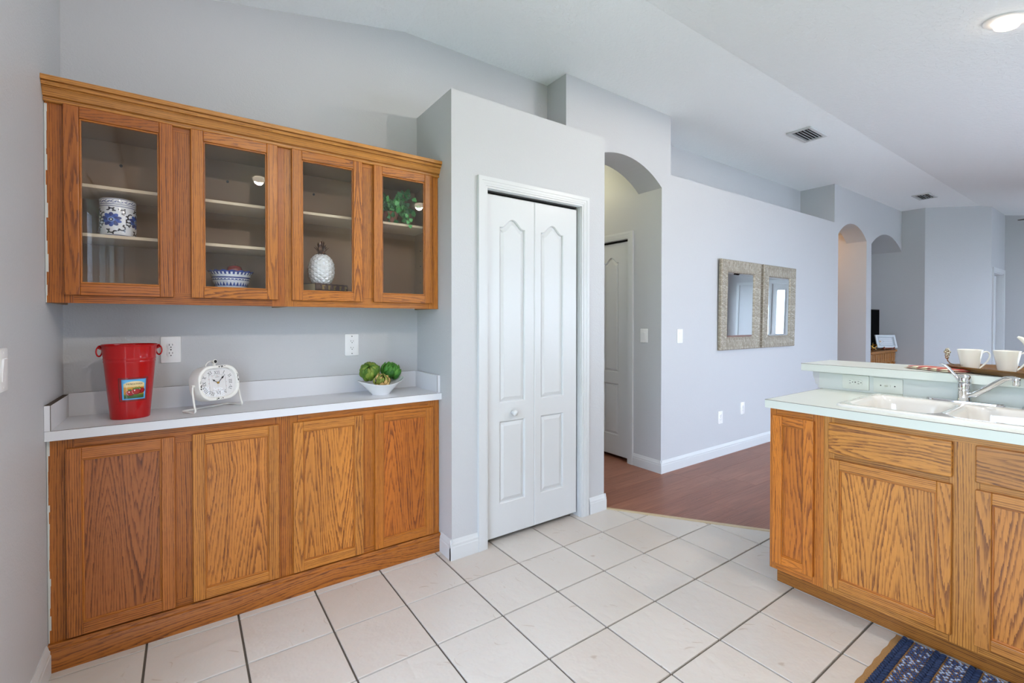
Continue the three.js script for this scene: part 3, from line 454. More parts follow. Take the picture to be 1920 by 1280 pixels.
// ================================================================ WALL PLATES
M.slot = std({ name: 'socket_slot', color: lin(40, 36, 32), roughness: 0.8 });
const plateGeo = (w, h) => toCreasedNormals(extrude(rrect(w, h, 0.005), [], 0.003, 0.003, { size: 0.003, offset: -0.003, seg: 2 }), 0.6);
const screwGeo = () => new THREE.CylinderGeometry(0.003, 0.003, 0.0012, 10).rotateX(Math.PI / 2);
function wallPlate(kind, label, pos, turn, roll = 0, mat = M.plastic, group) { // centre of the plate; local +z away from the wall
  const t = thing(kind === 'switch' || kind === 'toggle' ? 'light_switch' : 'wall_outlet', label, kind === 'switch' || kind === 'toggle' ? 'switch' : 'outlet', pos, 0, group);
  t.rotation.set(0, turn, roll, 'YXZ');
  part(t, 'plate', plateGeo(0.079, 0.125), mat);
  if (kind === 'duplex') {
    for (const y of [0.0195, -0.0195]) {
      const f = part(t, 'socket', toCreasedNormals(extrude(rrect(0.034, 0.028, 0.0125), [], 0.0015, 0.001, { size: 0.001, offset: -0.001 }).translate(0, y, 0.006), 0.6), mat);
      part(f, 'slot', [box(-0.0075, -0.0052, y, y + 0.008, 0.0072, 0.0088), box(0.0052, 0.0072, y + 0.001, y + 0.0075, 0.0072, 0.0088), new THREE.CylinderGeometry(0.0026, 0.0026, 0.0016, 10).rotateX(Math.PI / 2).translate(0, y - 0.0075, 0.008)], M.slot);
    }
    part(t, 'screw', screwGeo().translate(0, 0, 0.0065), M.slot);
  } else if (kind === 'gfci') {
    part(t, 'socket', box(-0.0165, 0.0165, -0.033, 0.033, 0.004, 0.0078, 0.0012), M.plastic);
    for (const y of [0.019, -0.019]) part(t, 'slot', [box(-0.0075, -0.0055, y, y + 0.008, 0.0072, 0.0085), box(0.0055, 0.0072, y, y + 0.007, 0.0072, 0.0085), new THREE.CylinderGeometry(0.0025, 0.0025, 0.0014, 10).rotateX(Math.PI / 2).translate(0, y - 0.006, 0.008)], M.slot);
    part(t, 'button', [box(-0.012, 0.004, 0.001, 0.006, 0.0075, 0.009, 0.0005), box(-0.012, 0.004, -0.006, -0.001, 0.0075, 0.009, 0.0005)], mat);
    for (const y of [0.05, -0.05]) part(t, 'screw', screwGeo().translate(0, y, 0.0062), M.slot);
  } else if (kind === 'switch') {
    const k = part(t, 'rocker', xf(box(-0.0165, 0.0165, -0.033, 0.033, -0.002, 0.003, 0.001), [0, 0, 0.006], [0.07, 0, 0]), mat);
    for (const y of [0.05, -0.05]) part(t, 'screw', screwGeo().translate(0, y, 0.0062), M.plastic);
  } else {
    part(t, 'collar', box(-0.006, 0.006, -0.013, 0.013, 0.004, 0.0078, 0.001), mat); part(t, 'toggle', xf(box(-0.0042, 0.0042, -0.004, 0.004, 0, 0.012, 0.001), [0, 0.002, 0.006], [-0.5, 0, 0]), mat);
    for (const y of [0.03, -0.03]) part(t, 'screw', screwGeo().translate(0, y, 0.0062), M.slot);
  }
  return t;
}
wallPlate('duplex', 'white duplex wall outlet above the counter, right of the red bucket', [-0.059, 1.184, ZB + 0.001], 0);
wallPlate('gfci', 'white outlet with test buttons on the grey wall above the artichoke bowl', [0.788, 1.182, ZB + 0.001], 0);
wallPlate('switch', 'white wall switch at the left edge of the picture', [XL + 0.001, 1.18, -1.915], Math.PI / 2);
wallPlate('switch', 'white rocker switch inside the hall arch', [A1[1] - 0.001, 1.19, -2.707], -Math.PI / 2);
wallPlate('switch', 'white rocker switch on the pale wall between the arch and the mirrors', [3.617, 1.186, ZA + 0.001], 0);
wallPlate('duplex', 'low wall outlet nearest the arch, on the pale wall below the mirrors', [4.272, 0.379, ZA + 0.001], 0);
wallPlate('duplex', 'low wall outlet just above the island worktop corner, below the mirrors', [4.68, 0.425, ZA + 0.001], 0);
M.creamPlate = std({ name: 'cream_plastic', color: lin(224, 228, 216), roughness: 0.4 });
wallPlate('duplex', 'cream outlet mounted sideways on the strip behind the sink', [3.0175, 0.984, -0.992], -Math.PI / 2, Math.PI / 2, M.creamPlate);
wallPlate('toggle', 'cream toggle switch mounted sideways on the strip behind the sink', [3.0175, 0.980, -0.848], -Math.PI / 2, Math.PI / 2, M.creamPlate);
{ const t = thing('thermostat', 'small dark thermostat beside the front door, seen in the right mirror', 'thermostat', [XE, 1.66, 0.47], -Math.PI / 2); part(t, 'body', box(-0.05, 0.05, -0.04, 0.04, 0.001, 0.025, 0.004), M.black); part(t, 'display', box(-0.035, 0.035, -0.015, 0.025, 0.025, 0.0265), M.dark); }

// ================================================================ MIRRORS
const frameTex = dataTex(512, 512, (u, v) => { const a = vn(u * 14, v * 90, 401, 14, 90), b = vn(u * 60, v * 60, 402, 60, 60), c = vn(u * 8, v * 8, 403, 8, 8), k = sst(0.35, 0.75, 0.55 * a + 0.25 * b + 0.2 * c); return mix3([150, 141, 126], [200, 193, 182], k); }, true);
sized(frameTex, 0.3);
M.champagne = std({ name: 'champagne_leaf', map: frameTex, metalness: 0.2, roughness: 0.5, color: lin(240, 238, 232), bumpMap: frameTex, bumpScale: 0.0004 });
M.mirror = std({ name: 'mirror_silver', color: lin(232, 236, 236), metalness: 1, roughness: 0.015 });
M.darkWood = std({ name: 'dark_edge', color: lin(74, 64, 48), roughness: 0.7 });
[[4.216, 'left one of two mirrors in champagne frames, nearer the arch'], [5.02, 'right one of two mirrors in champagne frames, nearer the bar']].forEach(([x0, label], i) => {
  const w = i ? 0.735 : 0.752, h = 0.888, b = 0.125;
  const t = thing('wall_mirror', label, 'mirror', [x0 + w / 2, 1.036, ZA + 0.004], 0); t.rotation.x = 0.0165;
  const prof = [[0, 0], [0, 0.024], [0.006, 0.030], [0.030, 0.031], [0.040, 0.027], [0.095, 0.022], [0.104, 0.022], [0.108, 0.025], [0.116, 0.025], [0.122, 0.018], [b, 0.012], [b, 0]]; // inward, forward
  const side = (len, axis, f) => { const pos = [], n = prof.length; for (let k = 0; k < n - 1; k++) { const [a0, d0] = prof[k], [a1, d1] = prof[k + 1]; const q = [[-len / 2 + a0, a0, d0], [len / 2 - a0, a0, d0], [len / 2 - a1, a1, d1], [-len / 2 + a1, a1, d1]]; for (const j of [0, 1, 2, 0, 2, 3]) pos.push(...f(q[j])); } const g = new THREE.BufferGeometry(); g.setAttribute('position', new THREE.Float32BufferAttribute(pos, 3)); g.computeVertexNormals(); return uvm(g, axis, i * 0.4, 0.1); };
  part(t, 'frame_side', side(w, 0, ([s, a, d]) => [s, a, d]), M.champagne); part(t, 'frame_side', side(w, 0, ([s, a, d]) => [-s, h - a, d]), M.champagne);
  part(t, 'frame_side', side(h, 1, ([s, a, d]) => [-w / 2 + a, h / 2 - s, d]), M.champagne); part(t, 'frame_side', side(h, 1, ([s, a, d]) => [w / 2 - a, h / 2 + s, d]), M.champagne);
  part(t, 'backing', box(-w / 2 + 0.002, w / 2 - 0.002, 0.002, h - 0.002, 0, 0.006), M.darkWood);
  part(t, 'glass', toCreasedNormals(extrude(rect(-w / 2 + b - 0.004, w / 2 - b + 0.004, b - 0.004, h - b + 0.004), [], 0.001, 0.0035, { size: 0.022, offset: -0.022, seg: 1 }).translate(0, 0, 0.0095), 0.01), M.mirror, 'bevelled mirror glass');
});

// ================================================================ CEILING FITTINGS
M.vent = std({ name: 'vent_enamel', color: lin(206, 208, 208), roughness: 0.5 });
[[4.875, -2.01, 'white louvred ceiling vent nearer the camera'], [8.66, -2.03, 'white louvred ceiling vent farther away, near the far arches']].forEach(([x, z, label]) => {
  const t = thing('ceiling_vent', label, 'vent', [x, CEIL, z]);
  part(t, 'frame', extrude(rect(-0.19, 0.19, -0.105, 0.105), [rect(-0.155, 0.155, -0.072, 0.072)], 0.004, 0.004, { size: 0.004, offset: -0.004, seg: 1 }).rotateX(Math.PI / 2).translate(0, -0.0045, 0), M.vent);
  part(t, 'duct', box(-0.155, 0.155, -0.0012, -0.0006, -0.072, 0.072), M.dark);
  for (let k = 0; k < 5; k++) part(t, 'louver', xf(box(-0.153, 0.153, -0.0008, 0.0008, -0.012, 0.012), [0, -0.009, -0.056 + k * 0.028], [1.05, 0, 0]), M.vent);
});
M.bulb = std({ name: 'lit_bulb', color: lin(255, 250, 240), emissive: new THREE.Color(1.0, 0.86, 0.68), emissiveIntensity: 7, roughness: 0.4 });
const tiltZ = Math.atan(0.2);
[[3.47, -0.49, 'lit recessed ceiling lamp with a white ring at the upper right'], [2.28, 0.30, 'lit recessed ceiling lamp mirrored in the glass door with the ivy'], [0.59, 0.27, 'lit recessed ceiling lamp mirrored in the second glass door']].forEach(([x, z, label]) => {
  const y = slopeY(x, z), t = thing('ceiling_lamp', label, 'lamp', [x, y, z]); t.rotation.x = tiltZ;
  part(t, 'trim_ring', lathe([[0.060, -0.001], [0.060, -0.006], [0.064, -0.009], [0.092, -0.006], [0.097, -0.003], [0.097, -0.0005]], 48), M.plastic);
  part(t, 'baffle', lathe([[0, -0.0015], [0.060, -0.002]], 40), M.plastic);
  part(t, 'bulb', lathe([[0.050, -0.003], [0.0515, -0.012], [0.051, -0.024], [0.046, -0.033], [0.034, -0.039], [0.016, -0.042], [0, -0.043]], 40), M.bulb);
  const l = new THREE.SpotLight(LAMP_COLOR, LAMP_POWER, 0, 1.55, 0.1, 2); l.position.set(0, -0.030, 0); l.target.position.set(0, -1, 0); t.add(l.target); l.shadow.radius = 2; l.name = 'lamp_glow'; t.add(l);
});
{ // unseen hall and corridor fittings, whose glow shows through the arches
  [[2.86, 2.86, -3.6, 0.9, [1.0, 0.93, 0.58], 'hall lamp behind the near arch'], [7.5, 2.62, -3.5, 1.1, [1.0, 0.52, 0.18], 'corridor lamp behind the middle arch']].forEach(([x, y, z, p, c, label]) => {
    const t = thing('hall_lamp', label, 'lamp', [x, y, z]);
    part(t, 'ceiling_plate', lathe([[0, -0.0005], [0.07, -0.0005], [0.07, -0.012], [0.03, -0.018], [0, -0.018]], 32), M.plastic);
    part(t, 'globe', new THREE.SphereGeometry(0.06, 24, 16).translate(0, -0.07, 0), std({ name: 'lit_globe', color: 0xffffff, emissive: new THREE.Color(...c), emissiveIntensity: 2 }));
    const l = new THREE.PointLight(new THREE.Color(...c), p, 0, 2); l.position.set(0, -0.07, 0); l.shadow.radius = 2; l.name = 'lamp_glow'; t.add(l);
  });
}
{ // ceiling fan, of which one blade tip shows
  const t = thing('ceiling_fan', 'dark ceiling fan at the right edge, one blade tip showing', 'fan', [8.62, slopeY(8.62, -0.44), -0.44]);
  const bronze = std({ name: 'dark_bronze', color: lin(52, 42, 36), metalness: 0.7, roughness: 0.4 });
  part(t, 'rod', lathe([[0, 0.01], [0.06, 0.0], [0.06, -0.03], [0.02, -0.05], [0.013, -0.16], [0, -0.16]]), bronze);
  part(t, 'motor', lathe([[0, -0.15], [0.08, -0.16], [0.12, -0.19], [0.12, -0.25], [0.07, -0.29], [0, -0.30]]), bronze);
  for (let k = 0; k < 5; k++) part(t, 'blade', xf(extrude([[0.10, -0.03], [0.22, -0.065], [0.62, -0.07], [0.68, -0.04], [0.68, 0.04], [0.62, 0.07], [0.22, 0.065], [0.10, 0.03]], [], 0.006, 0.001).rotateX(Math.PI / 2 - 0.10), [0, -0.245, 0], [0, Math.PI * 0.46 + k * Math.PI * 0.4, 0]), std({ name: 'dark_wood_blade', color: lin(60, 42, 32), roughness: 0.5 }));
}

// ================================================================ THINGS ON THE LEFT COUNTER
const CT = 0.9098;
function canvasTex(w, h, draw, flip = true) { const c = document.createElement('canvas'); c.width = w; c.height = h; draw(c.getContext('2d'), w, h); const t = new THREE.CanvasTexture(c); t.colorSpace = THREE.SRGBColorSpace; t.magFilter = THREE.LinearFilter; return t; }
{
  const t = thing('bucket', 'tall glossy red metal bucket with a tomato label and two ring handles', 'bucket', [-0.196, CT, -2.553], 0.08);
  const red = phys({ name: 'red_enamel', color: lin(178, 2, 8), roughness: 0.3, clearcoat: 0.7, clearcoatRoughness: 0.04, specularIntensity: 0.4 });
  const R = (y) => 0.0665 + (0.0925 - 0.0665) * y / 0.31, ell = (g) => g.scale(1, 1, 0.84);
  part(t, 'shell', toCreasedNormals(ell(lathe([[0, 0.004], [0.062, 0.004], [0.0645, 0.0], [R(0), 0.002], ...[0.06, 0.12, 0.18, 0.23].map((y) => [R(y), y]), [R(0.236), 0.236], [R(0.240) + 0.0016, 0.240], [R(0.244), 0.244], [R(0.249), 0.249], [R(0.253) + 0.0016, 0.253], [R(0.257), 0.257], [R(0.306), 0.304], [R(0.306) + 0.003, 0.306], [R(0.31) + 0.0035, 0.310], [R(0.31), 0.313], [R(0.31) - 0.003, 0.310], [R(0.30) - 0.003, 0.30], [R(0.02) - 0.003, 0.01], [0, 0.008]], 64)), 0.5), red);
  for (const s of [-1, 1]) part(t, 'ring_handle', [xf(new THREE.TorusGeometry(0.015, 0.0026, 10, 28), [s * 0.0985, 0.284, 0.004], [0, s > 0 ? -0.9 : 0.95, 0], [1, 1.3, 1]), tube([[s * 0.088, 0.303, -0.004], [s * 0.099, 0.307, 0.003], [s * 0.101, 0.299, 0.006], [s * 0.09, 0.293, 0.006]], 0.003, 12, 8)], red);
  const lab = canvasTex(384, 440, (c, w, h) => {
    c.fillStyle = '#5a0508'; c.fillRect(0, 0, w, h); c.fillStyle = '#96080c'; c.fillRect(10, 10, w - 20, h - 20); c.fillStyle = '#16323c'; c.fillRect(38, 26, w - 66, h - 52); c.fillStyle = '#4aa4e0'; c.fillRect(42, 30, w - 74, h - 60); c.fillStyle = '#66b8ea'; c.fillRect(58, 44, w - 106, h - 88);
    const g = c.createLinearGradient(0, 60, 0, 400); g.addColorStop(0, '#efe0b4'); g.addColorStop(0.32, '#e6cf92'); g.addColorStop(0.36, '#d49a3a'); g.addColorStop(0.7, '#c8882c'); g.addColorStop(0.8, '#3f6a22'); g.addColorStop(1, '#1e4414');
    c.fillStyle = g; c.beginPath(); c.moveTo(64, 390); c.lineTo(64, 112); c.quadraticCurveTo(90, 100, 96, 88); c.quadraticCurveTo(200, 44, 300, 88); c.quadraticCurveTo(306, 100, 330, 112); c.lineTo(330, 390); c.closePath(); c.fill();
    c.fillStyle = '#3a2a10'; c.font = 'bold 40px serif'; c.textAlign = 'center'; c.fillText('TOMATOES', 198, 132, 210);
    c.fillStyle = '#2c4a1a'; c.fillRect(196, 174, 40, 4); c.fillRect(250, 168, 16, 8);
    const tom = (x, y, r) => { c.fillStyle = '#5e0408'; c.beginPath(); c.ellipse(x, y, r * 1.12, r, 0, 0, 7); c.fill(); c.fillStyle = '#a80c12'; c.beginPath(); c.ellipse(x - 3, y - 3, r * 0.98, r * 0.86, 0, 0, 7); c.fill(); c.fillStyle = '#fff0ea'; c.beginPath(); c.ellipse(x - r * 0.3, y - r * 0.4, r * 0.16, r * 0.2, 0, 0, 7); c.fill(); c.strokeStyle = '#f8c8c0'; c.lineWidth = 4; c.beginPath(); c.arc(x, y, r * 0.86, 2.1, 3.6); c.stroke(); };
    tom(148, 288, 52); tom(282, 248, 54); tom(218, 262, 58); c.fillStyle = '#2f7a22'; for (const [x, y] of [[140, 228], [196, 206], [226, 200], [262, 202]]) { c.beginPath(); c.ellipse(x, y, 26, 9, 0.4, 0, 7); c.fill(); c.beginPath(); c.ellipse(x, y, 22, 8, -0.6, 0, 7); c.fill(); }
  });
  part(t, 'label', gridSurface(24, 8, (u, v) => { const a = Math.PI / 2 - (-0.50 + 1.30 * u), y = 0.076 + 0.098 * v, r = R(y) + 0.0007; return [r * Math.cos(a), y, r * Math.sin(a) * 0.84]; }), phys({ name: 'printed_label', map: lab, roughness: 0.25, clearcoat: 0.8, clearcoatRoughness: 0.1 }), 'printed label with three tomatoes');
}
{ // mantel clock
  const t = thing('mantel_clock', 'distressed white metal clock with Roman numerals on a wire stand', 'clock', [0.112, CT, -2.562], 0.576);
  const white = std({ name: 'white_enamel_metal', color: lin(240, 238, 232), roughness: 0.35 }), W = 0.196, Hh = 0.160, cy = 0.122;
  const body = new THREE.Group(); body.name = 'case'; t.add(body); body.position.set(0, cy, 0); body.rotation.x = -0.13;
  part(body, 'shell', toCreasedNormals(extrude(rrect(W, Hh, 0.064, 0, 0, 10), [rrect(W - 0.026, Hh - 0.028, 0.054, 0, 0, 10)], 0.062, 0.004, { size: 0.004, offset: -0.004, seg: 3 }).translate(0, 0, -0.036), 0.7), white);
  part(body, 'back_plate', extrude(rrect(W - 0.032, Hh - 0.034, 0.052, 0, 0, 8), [], 0.003).translate(0, 0, -0.036), white);
  const face = canvasTex(512, 416, (c, w, h) => {
    c.fillStyle = '#e4e2e2'; c.fillRect(0, 0, w, h); for (let i = 0; i < 9; i++) { c.fillStyle = i % 2 ? 'rgba(150,150,160,0.12)' : 'rgba(255,255,255,0.2)'; c.fillRect(i * 58, 0, 3, h); }
    c.strokeStyle = '#9a9a9c'; c.lineWidth = 3; c.strokeRect(138, 96, 236, 226);
    const N = ['XII', 'I', 'II', 'III', 'IV', 'V', 'VI', 'VII', 'VIII', 'IX', 'X', 'XI']; c.textAlign = 'center'; c.textBaseline = 'middle';
    N.forEach((n, i) => { const a = i * Math.PI / 6, s = Math.sin(a), k = -Math.cos(a), m = Math.min(1 / Math.max(Math.abs(s) / 0.84, 1e-6), 1 / Math.max(Math.abs(k) / 0.80, 1e-6)); let x = s * m, y = k * m; const L = Math.pow(Math.pow(Math.abs(x) / 0.84, 4) + Math.pow(Math.abs(y) / 0.80, 4), 0.25); x /= L; y /= L; c.save(); c.translate(w / 2 + x * 226, h / 2 + y * 186); c.rotate(a + (Math.abs(i - 6) < 2.5 ? Math.PI : 0)); c.fillStyle = '#1c1c1e'; c.font = '60px serif'; c.fillText(n, 0, 0); c.restore(); c.fillStyle = '#b06a60'; c.font = '20px serif'; c.fillText(String(i ? i : 12), w / 2 + x * 150, h / 2 + y * 126); });
    c.fillStyle = '#6a6a6e'; c.font = '20px serif'; c.fillRect(w / 2 - 34, 118, 68, 3); c.fillRect(w / 2 - 28, 128, 56, 3);
  });
  const fs = shapeOf(rrect(W - 0.026, Hh - 0.028, 0.054, 0, 0, 8)), fg = new THREE.ShapeGeometry(fs); { const p = fg.attributes.position, u = fg.attributes.uv; for (let i = 0; i < p.count; i++) u.setXY(i, p.getX(i) / (W - 0.026) + 0.5, p.getY(i) / (Hh - 0.028) + 0.5); } fg.translate(0, 0, 0.014);
  part(body, 'dial', fg, std({ name: 'clock_dial', map: face, roughness: 0.5 }), 'dial with Roman numerals');
  const hand = (l, w, a) => { const s = [[-w * 0.3, -0.006], [w * 0.3, -0.006], [w * 0.25, l * 0.5], [w, l * 0.62], [w * 0.25, l * 0.8], [0, l], [-w * 0.25, l * 0.8], [-w, l * 0.62], [-w * 0.25, l * 0.5]]; return extrude(s, [], 0.0008).rotateZ(-a); };
  part(body, 'hour_hand', hand(0.034, 0.0042, 5.30).translate(0, 0, 0.016), M.black); part(body, 'minute_hand', hand(0.050, 0.0040, 0.80).translate(0, 0, 0.0175), M.black);
  part(body, 'hub', xf(lathe([[0, 0.004], [0.004, 0.004], [0.005, 0], [0.005, -0.002], [0, -0.002]], 16), [0, 0, 0.017], [Math.PI / 2, 0, 0]), std({ name: 'brass', color: lin(200, 160, 80), metalness: 1, roughness: 0.3 }));
  part(body, 'crystal', extrude(rrect(W - 0.028, Hh - 0.030, 0.053, 0, 0, 8), [], 0.0015).translate(0, 0, 0.0245), phys({ name: 'clock_glass', color: 0xffffff, transmission: 1, thickness: 0, roughness: 0, specularIntensity: 0.15 }), 'clear front glass');
  const chips = []; for (const [cx, cy2, n, sx, sy] of [[0.014, 0.0735, 9, 0.016, 0.003], [-0.004, -0.0725, 10, 0.018, 0.003], [-0.0895, -0.006, 9, 0.003, 0.018], [0.0905, 0.010, 10, 0.003, 0.022]]) for (let i = 0; i < n; i++) { const g = new THREE.CircleGeometry(rr(0.0014, 0.0036), 7); g.scale(rr(0.6, 1.2), rr(0.6, 1.2), 1); chips.push(g.translate(cx + rr(-sx, sx), cy2 + rr(-sy, sy), 0.0304)); }
  part(body, 'chipped_paint', chips.map((g) => flat(g)), M.dark, 'dark chips in the white paint');
  part(body, 'crown', [lathe([[0, 0], [0.007, 0], [0.006, 0.008], [0.007, 0.014], [0, 0.014]], 16).translate(0.0, Hh / 2 - 0.002, 0), xf(lathe([[0, -0.011], [0.006, -0.011], [0.0085, 0.0], [0.0105, 0.009], [0.009, 0.0115], [0, 0.012]], 20), [0.0, Hh / 2 + 0.019, 0.001], [Math.PI / 2, 0, 0])], white);
  part(body, 'crown_cap', xf(lathe([[0, 0.0128], [0.0062, 0.0126], [0.0075, 0.0116], [0, 0.0110]], 16), [0.0, Hh / 2 + 0.019, 0.001], [Math.PI / 2, 0, 0]), M.dark);
  part(body, 'ring', tube([[-0.032, Hh / 2 - 0.003, -0.012], [-0.030, Hh / 2 + 0.008, -0.012], [-0.018, Hh / 2 + 0.020, -0.010], [-0.004, Hh / 2 + 0.024, -0.008]], 0.0022, 16, 8), white);
  part(t, 'wire_stand', tube([[-0.104, 0.118, -0.004], [-0.109, 0.090, 0.004], [-0.112, 0.03, 0.020], [-0.113, 0.010, 0.027], [-0.114, 0.0042, 0.020], [-0.113, 0.0042, -0.03], [-0.112, 0.0042, -0.056], [-0.104, 0.0042, -0.064], [-0.03, 0.0042, -0.065], [0.03, 0.0042, -0.065], [0.104, 0.0042, -0.064], [0.112, 0.0042, -0.056], [0.113, 0.0042, -0.03], [0.114, 0.0042, 0.020], [0.113, 0.010, 0.027], [0.112, 0.03, 0.020], [0.109, 0.090, 0.004], [0.104, 0.118, -0.004]], 0.0042, 160, 10), white);
  part(t, 'pivot', [-1, 1].map((s) => xf(new THREE.CylinderGeometry(0.006, 0.006, 0.014, 14), [s * 0.102, 0.118, -0.004], [0, 0, Math.PI / 2])), white);
}
M.porcelain = phys({ name: 'white_porcelain', color: lin(240, 241, 242), roughness: 0.15, clearcoat: 0.6, clearcoatRoughness: 0.08 });
{
  const t = thing('bowl', 'white oval porcelain bowl holding three artichokes', 'bowl', [0.893, CT, -2.548], 0);
  const prof = [[0, 0.006], [0.045, 0.006], [0.047, 0.0], [0.050, 0.0], [0.052, 0.006], [0.074, 0.030], [0.098, 0.054], [0.118, 0.074], [0.129, 0.0865], [0.1285, 0.0885], [0.126, 0.0875], [0.112, 0.074], [0.090, 0.054], [0.065, 0.030], [0.040, 0.014], [0, 0.011]];
  part(t, 'shell', gridSurface(72, prof.length - 1, (u, v) => { const k = Math.round(v * (prof.length - 1)), [r, y] = prof[k], a = -u * Math.PI * 2, c = Math.cos(a), lift = 1 + (0.27 * (c * c - 1) + 0.04 * c) * (y / 0.088); return [r * c, y * lift, r * Math.sin(a) * 0.84]; }), M.porcelain);
}
function artichoke(label, pos, R, rot, tip, n, open, s0) {
  const t = thing('artichoke', label, 'artichoke', pos); t.rotation.set(...rot);
  const mats = tip.map((c) => std({ name: 'artichoke_bract', color: lin(...c), roughness: 0.55, side: THREE.DoubleSide }));
  seed = s0;
  part(t, 'heart', xf(new THREE.SphereGeometry(R * 0.74, 20, 14), [0, 0, 0], [0, 0, 0], [1, 0.95, 1]), mats[mats.length - 1]);
  for (let i = 0; i < n; i++) { // bracts from the outermost to the innermost: each rises along the globe, its pointed tip standing off
    const f = i / (n - 1), a0 = (138 - 92 * Math.pow(f, 0.9)) * Math.PI / 180, az = i * 2.39996 + rr(-0.1, 0.1), span = (66 - 22 * f) * Math.PI / 180, hw = R * (0.50 - 0.22 * f) * rr(0.92, 1.08), lift = (open * (1 - 0.45 * f) + 0.13) * rr(0.75, 1.25), rr0 = R * (0.78 + 0.10 * (1 - f));
    const g = gridSurface(6, 8, (u, v) => {
      const q = (u - 0.5) * 2, w = hw * Math.sin(Math.PI * Math.min(1, 0.22 + 0.30 * v)) * Math.pow(Math.max(0, 1 - Math.pow(v, 2.6)), 0.62) + hw * 0.02, al = a0 - span * v;
      const r = rr0 + R * (lift * Math.pow(v, 1.6) + 0.10 * Math.sin(Math.PI * v)) - R * 0.17 * q * q * (1 - 0.5 * v) + R * 0.05 * (1 - Math.abs(q)), s = Math.max(0.35, Math.sin(al)), th = az + q * w / (R * s);
      return [r * Math.sin(al) * Math.cos(th), r * Math.cos(al) * 1.02, r * Math.sin(al) * Math.sin(th)];
    });
    part(t, 'bract', g, mats[Math.floor(rnd() * (mats.length - 1))]);
  }
  part(t, 'stem', new THREE.CylinderGeometry(R * 0.2, R * 0.24, R * 0.3, 14).translate(0, -R * 0.9, 0), mats[0]);
  return t;
}
const G1 = [[98, 128, 34], [70, 108, 28], [124, 142, 54], [82, 116, 30], [26, 40, 10]], G2 = [[60, 122, 34], [84, 140, 50], [44, 100, 28], [70, 128, 40], [16, 36, 10]], G3 = [[196, 160, 98], [140, 146, 62], [208, 176, 116], [118, 130, 50], [70, 62, 26]];
artichoke('left one of the two large green artichokes in the white bowl', [0.845, CT + 0.125, -2.588], 0.055, [0.80, 0.2, 0.30], G1, 38, 0.03, 101);
artichoke('right one of the two large green artichokes, its bracts spread open', [0.966, CT + 0.114, -2.592], 0.052, [0.30, 0, -0.25], G2, 36, 0.24, 202);
artichoke('small pale brown artichoke at the front of the white bowl', [0.886, CT + 0.073, -2.512], 0.042, [0.62, 0, 0.05], G3, 24, 0.24, 303);
seed = 4040;

// ================================================================ THINGS IN THE GLASS CABINETS
const blueWhite = (draw) => canvasTex(1024, 512, draw);
{
  const t = thing('jar', 'blue and white flowered ceramic jar on a shelf behind the first glass door', 'jar', [-0.233, 1.6712, -2.572], 0.5);
  const tex = blueWhite((c, w, h) => {
    c.fillStyle = '#eceef2'; c.fillRect(0, 0, w, h); const B = '#1c2f78', D = '#141a34';
    c.fillStyle = B; c.fillRect(0, 8, w, 7); c.fillRect(0, 78, w, 6); c.fillRect(0, 104, w, 8); c.fillRect(0, 490, w, 8);
    for (let i = 0; i < 16; i++) { c.strokeStyle = B; c.lineWidth = 6; c.beginPath(); c.arc(i * 64 + 20, 46, 15, 0, 5); c.stroke(); c.beginPath(); c.arc(i * 64 + 50, 50, 10, 2, 7); c.stroke(); }
    for (let k = 0; k < 4; k++) { const cx = 128 + k * 256, cy = 290;
      for (let p = 0; p < 10; p++) { const a = p * Math.PI / 5; c.fillStyle = p % 2 ? '#3456b0' : B; c.save(); c.translate(cx, cy); c.rotate(a); c.beginPath(); c.ellipse(0, -52, 24, 44, 0, 0, 7); c.fill(); c.restore(); }
      c.fillStyle = '#7f9ad8'; c.beginPath(); c.arc(cx, cy, 34, 0, 7); c.fill(); c.fillStyle = D; c.beginPath(); c.arc(cx, cy, 20, 0, 7); c.fill(); c.fillStyle = '#eceef2'; c.beginPath(); c.arc(cx, cy, 9, 0, 7); c.fill();
      c.strokeStyle = D; c.fillStyle = D; for (const [x, y, r, s] of [[-128, 200, 34, 0], [-128, 380, 36, 2], [-100, 290, 22, 1], [100, 180, 26, 4], [96, 400, 28, 5], [0, 440, 24, 0], [0, 160, 20, 3]]) { c.lineWidth = 15; c.beginPath(); c.arc(cx + x, y, r, s, s + 4.2); c.stroke(); for (let q = 0; q < 4; q++) { const a = s + q * 1.2; c.beginPath(); c.ellipse(cx + x + Math.cos(a) * r * 1.5, y + Math.sin(a) * r * 1.3, 17, 9, a, 0, 7); c.fill(); } } }
  });
  const H = 0.158, g = lathe([[0, 0.003], [0.052, 0.0], [0.056, 0.002], [0.060, 0.012], [0.0615, 0.04], [0.0615, 0.10], [0.060, 0.124], [0.0585, 0.127], [0.0585, 0.130], [0.0605, 0.132], [0.0605, 0.152], [0.0585, H], [0.0555, H - 0.001], [0.055, 0.14], [0.053, 0.01], [0, 0.008]], 64);
  { const p = g.attributes.position, u = g.attributes.uv; for (let i = 0; i < p.count; i++) u.setY(i, Math.max(0, Math.min(1, p.getY(i) / H))); }
  part(t, 'body', g, phys({ name: 'painted_porcelain', map: tex, roughness: 0.2, clearcoat: 0.6, clearcoatRoughness: 0.1 }));
}
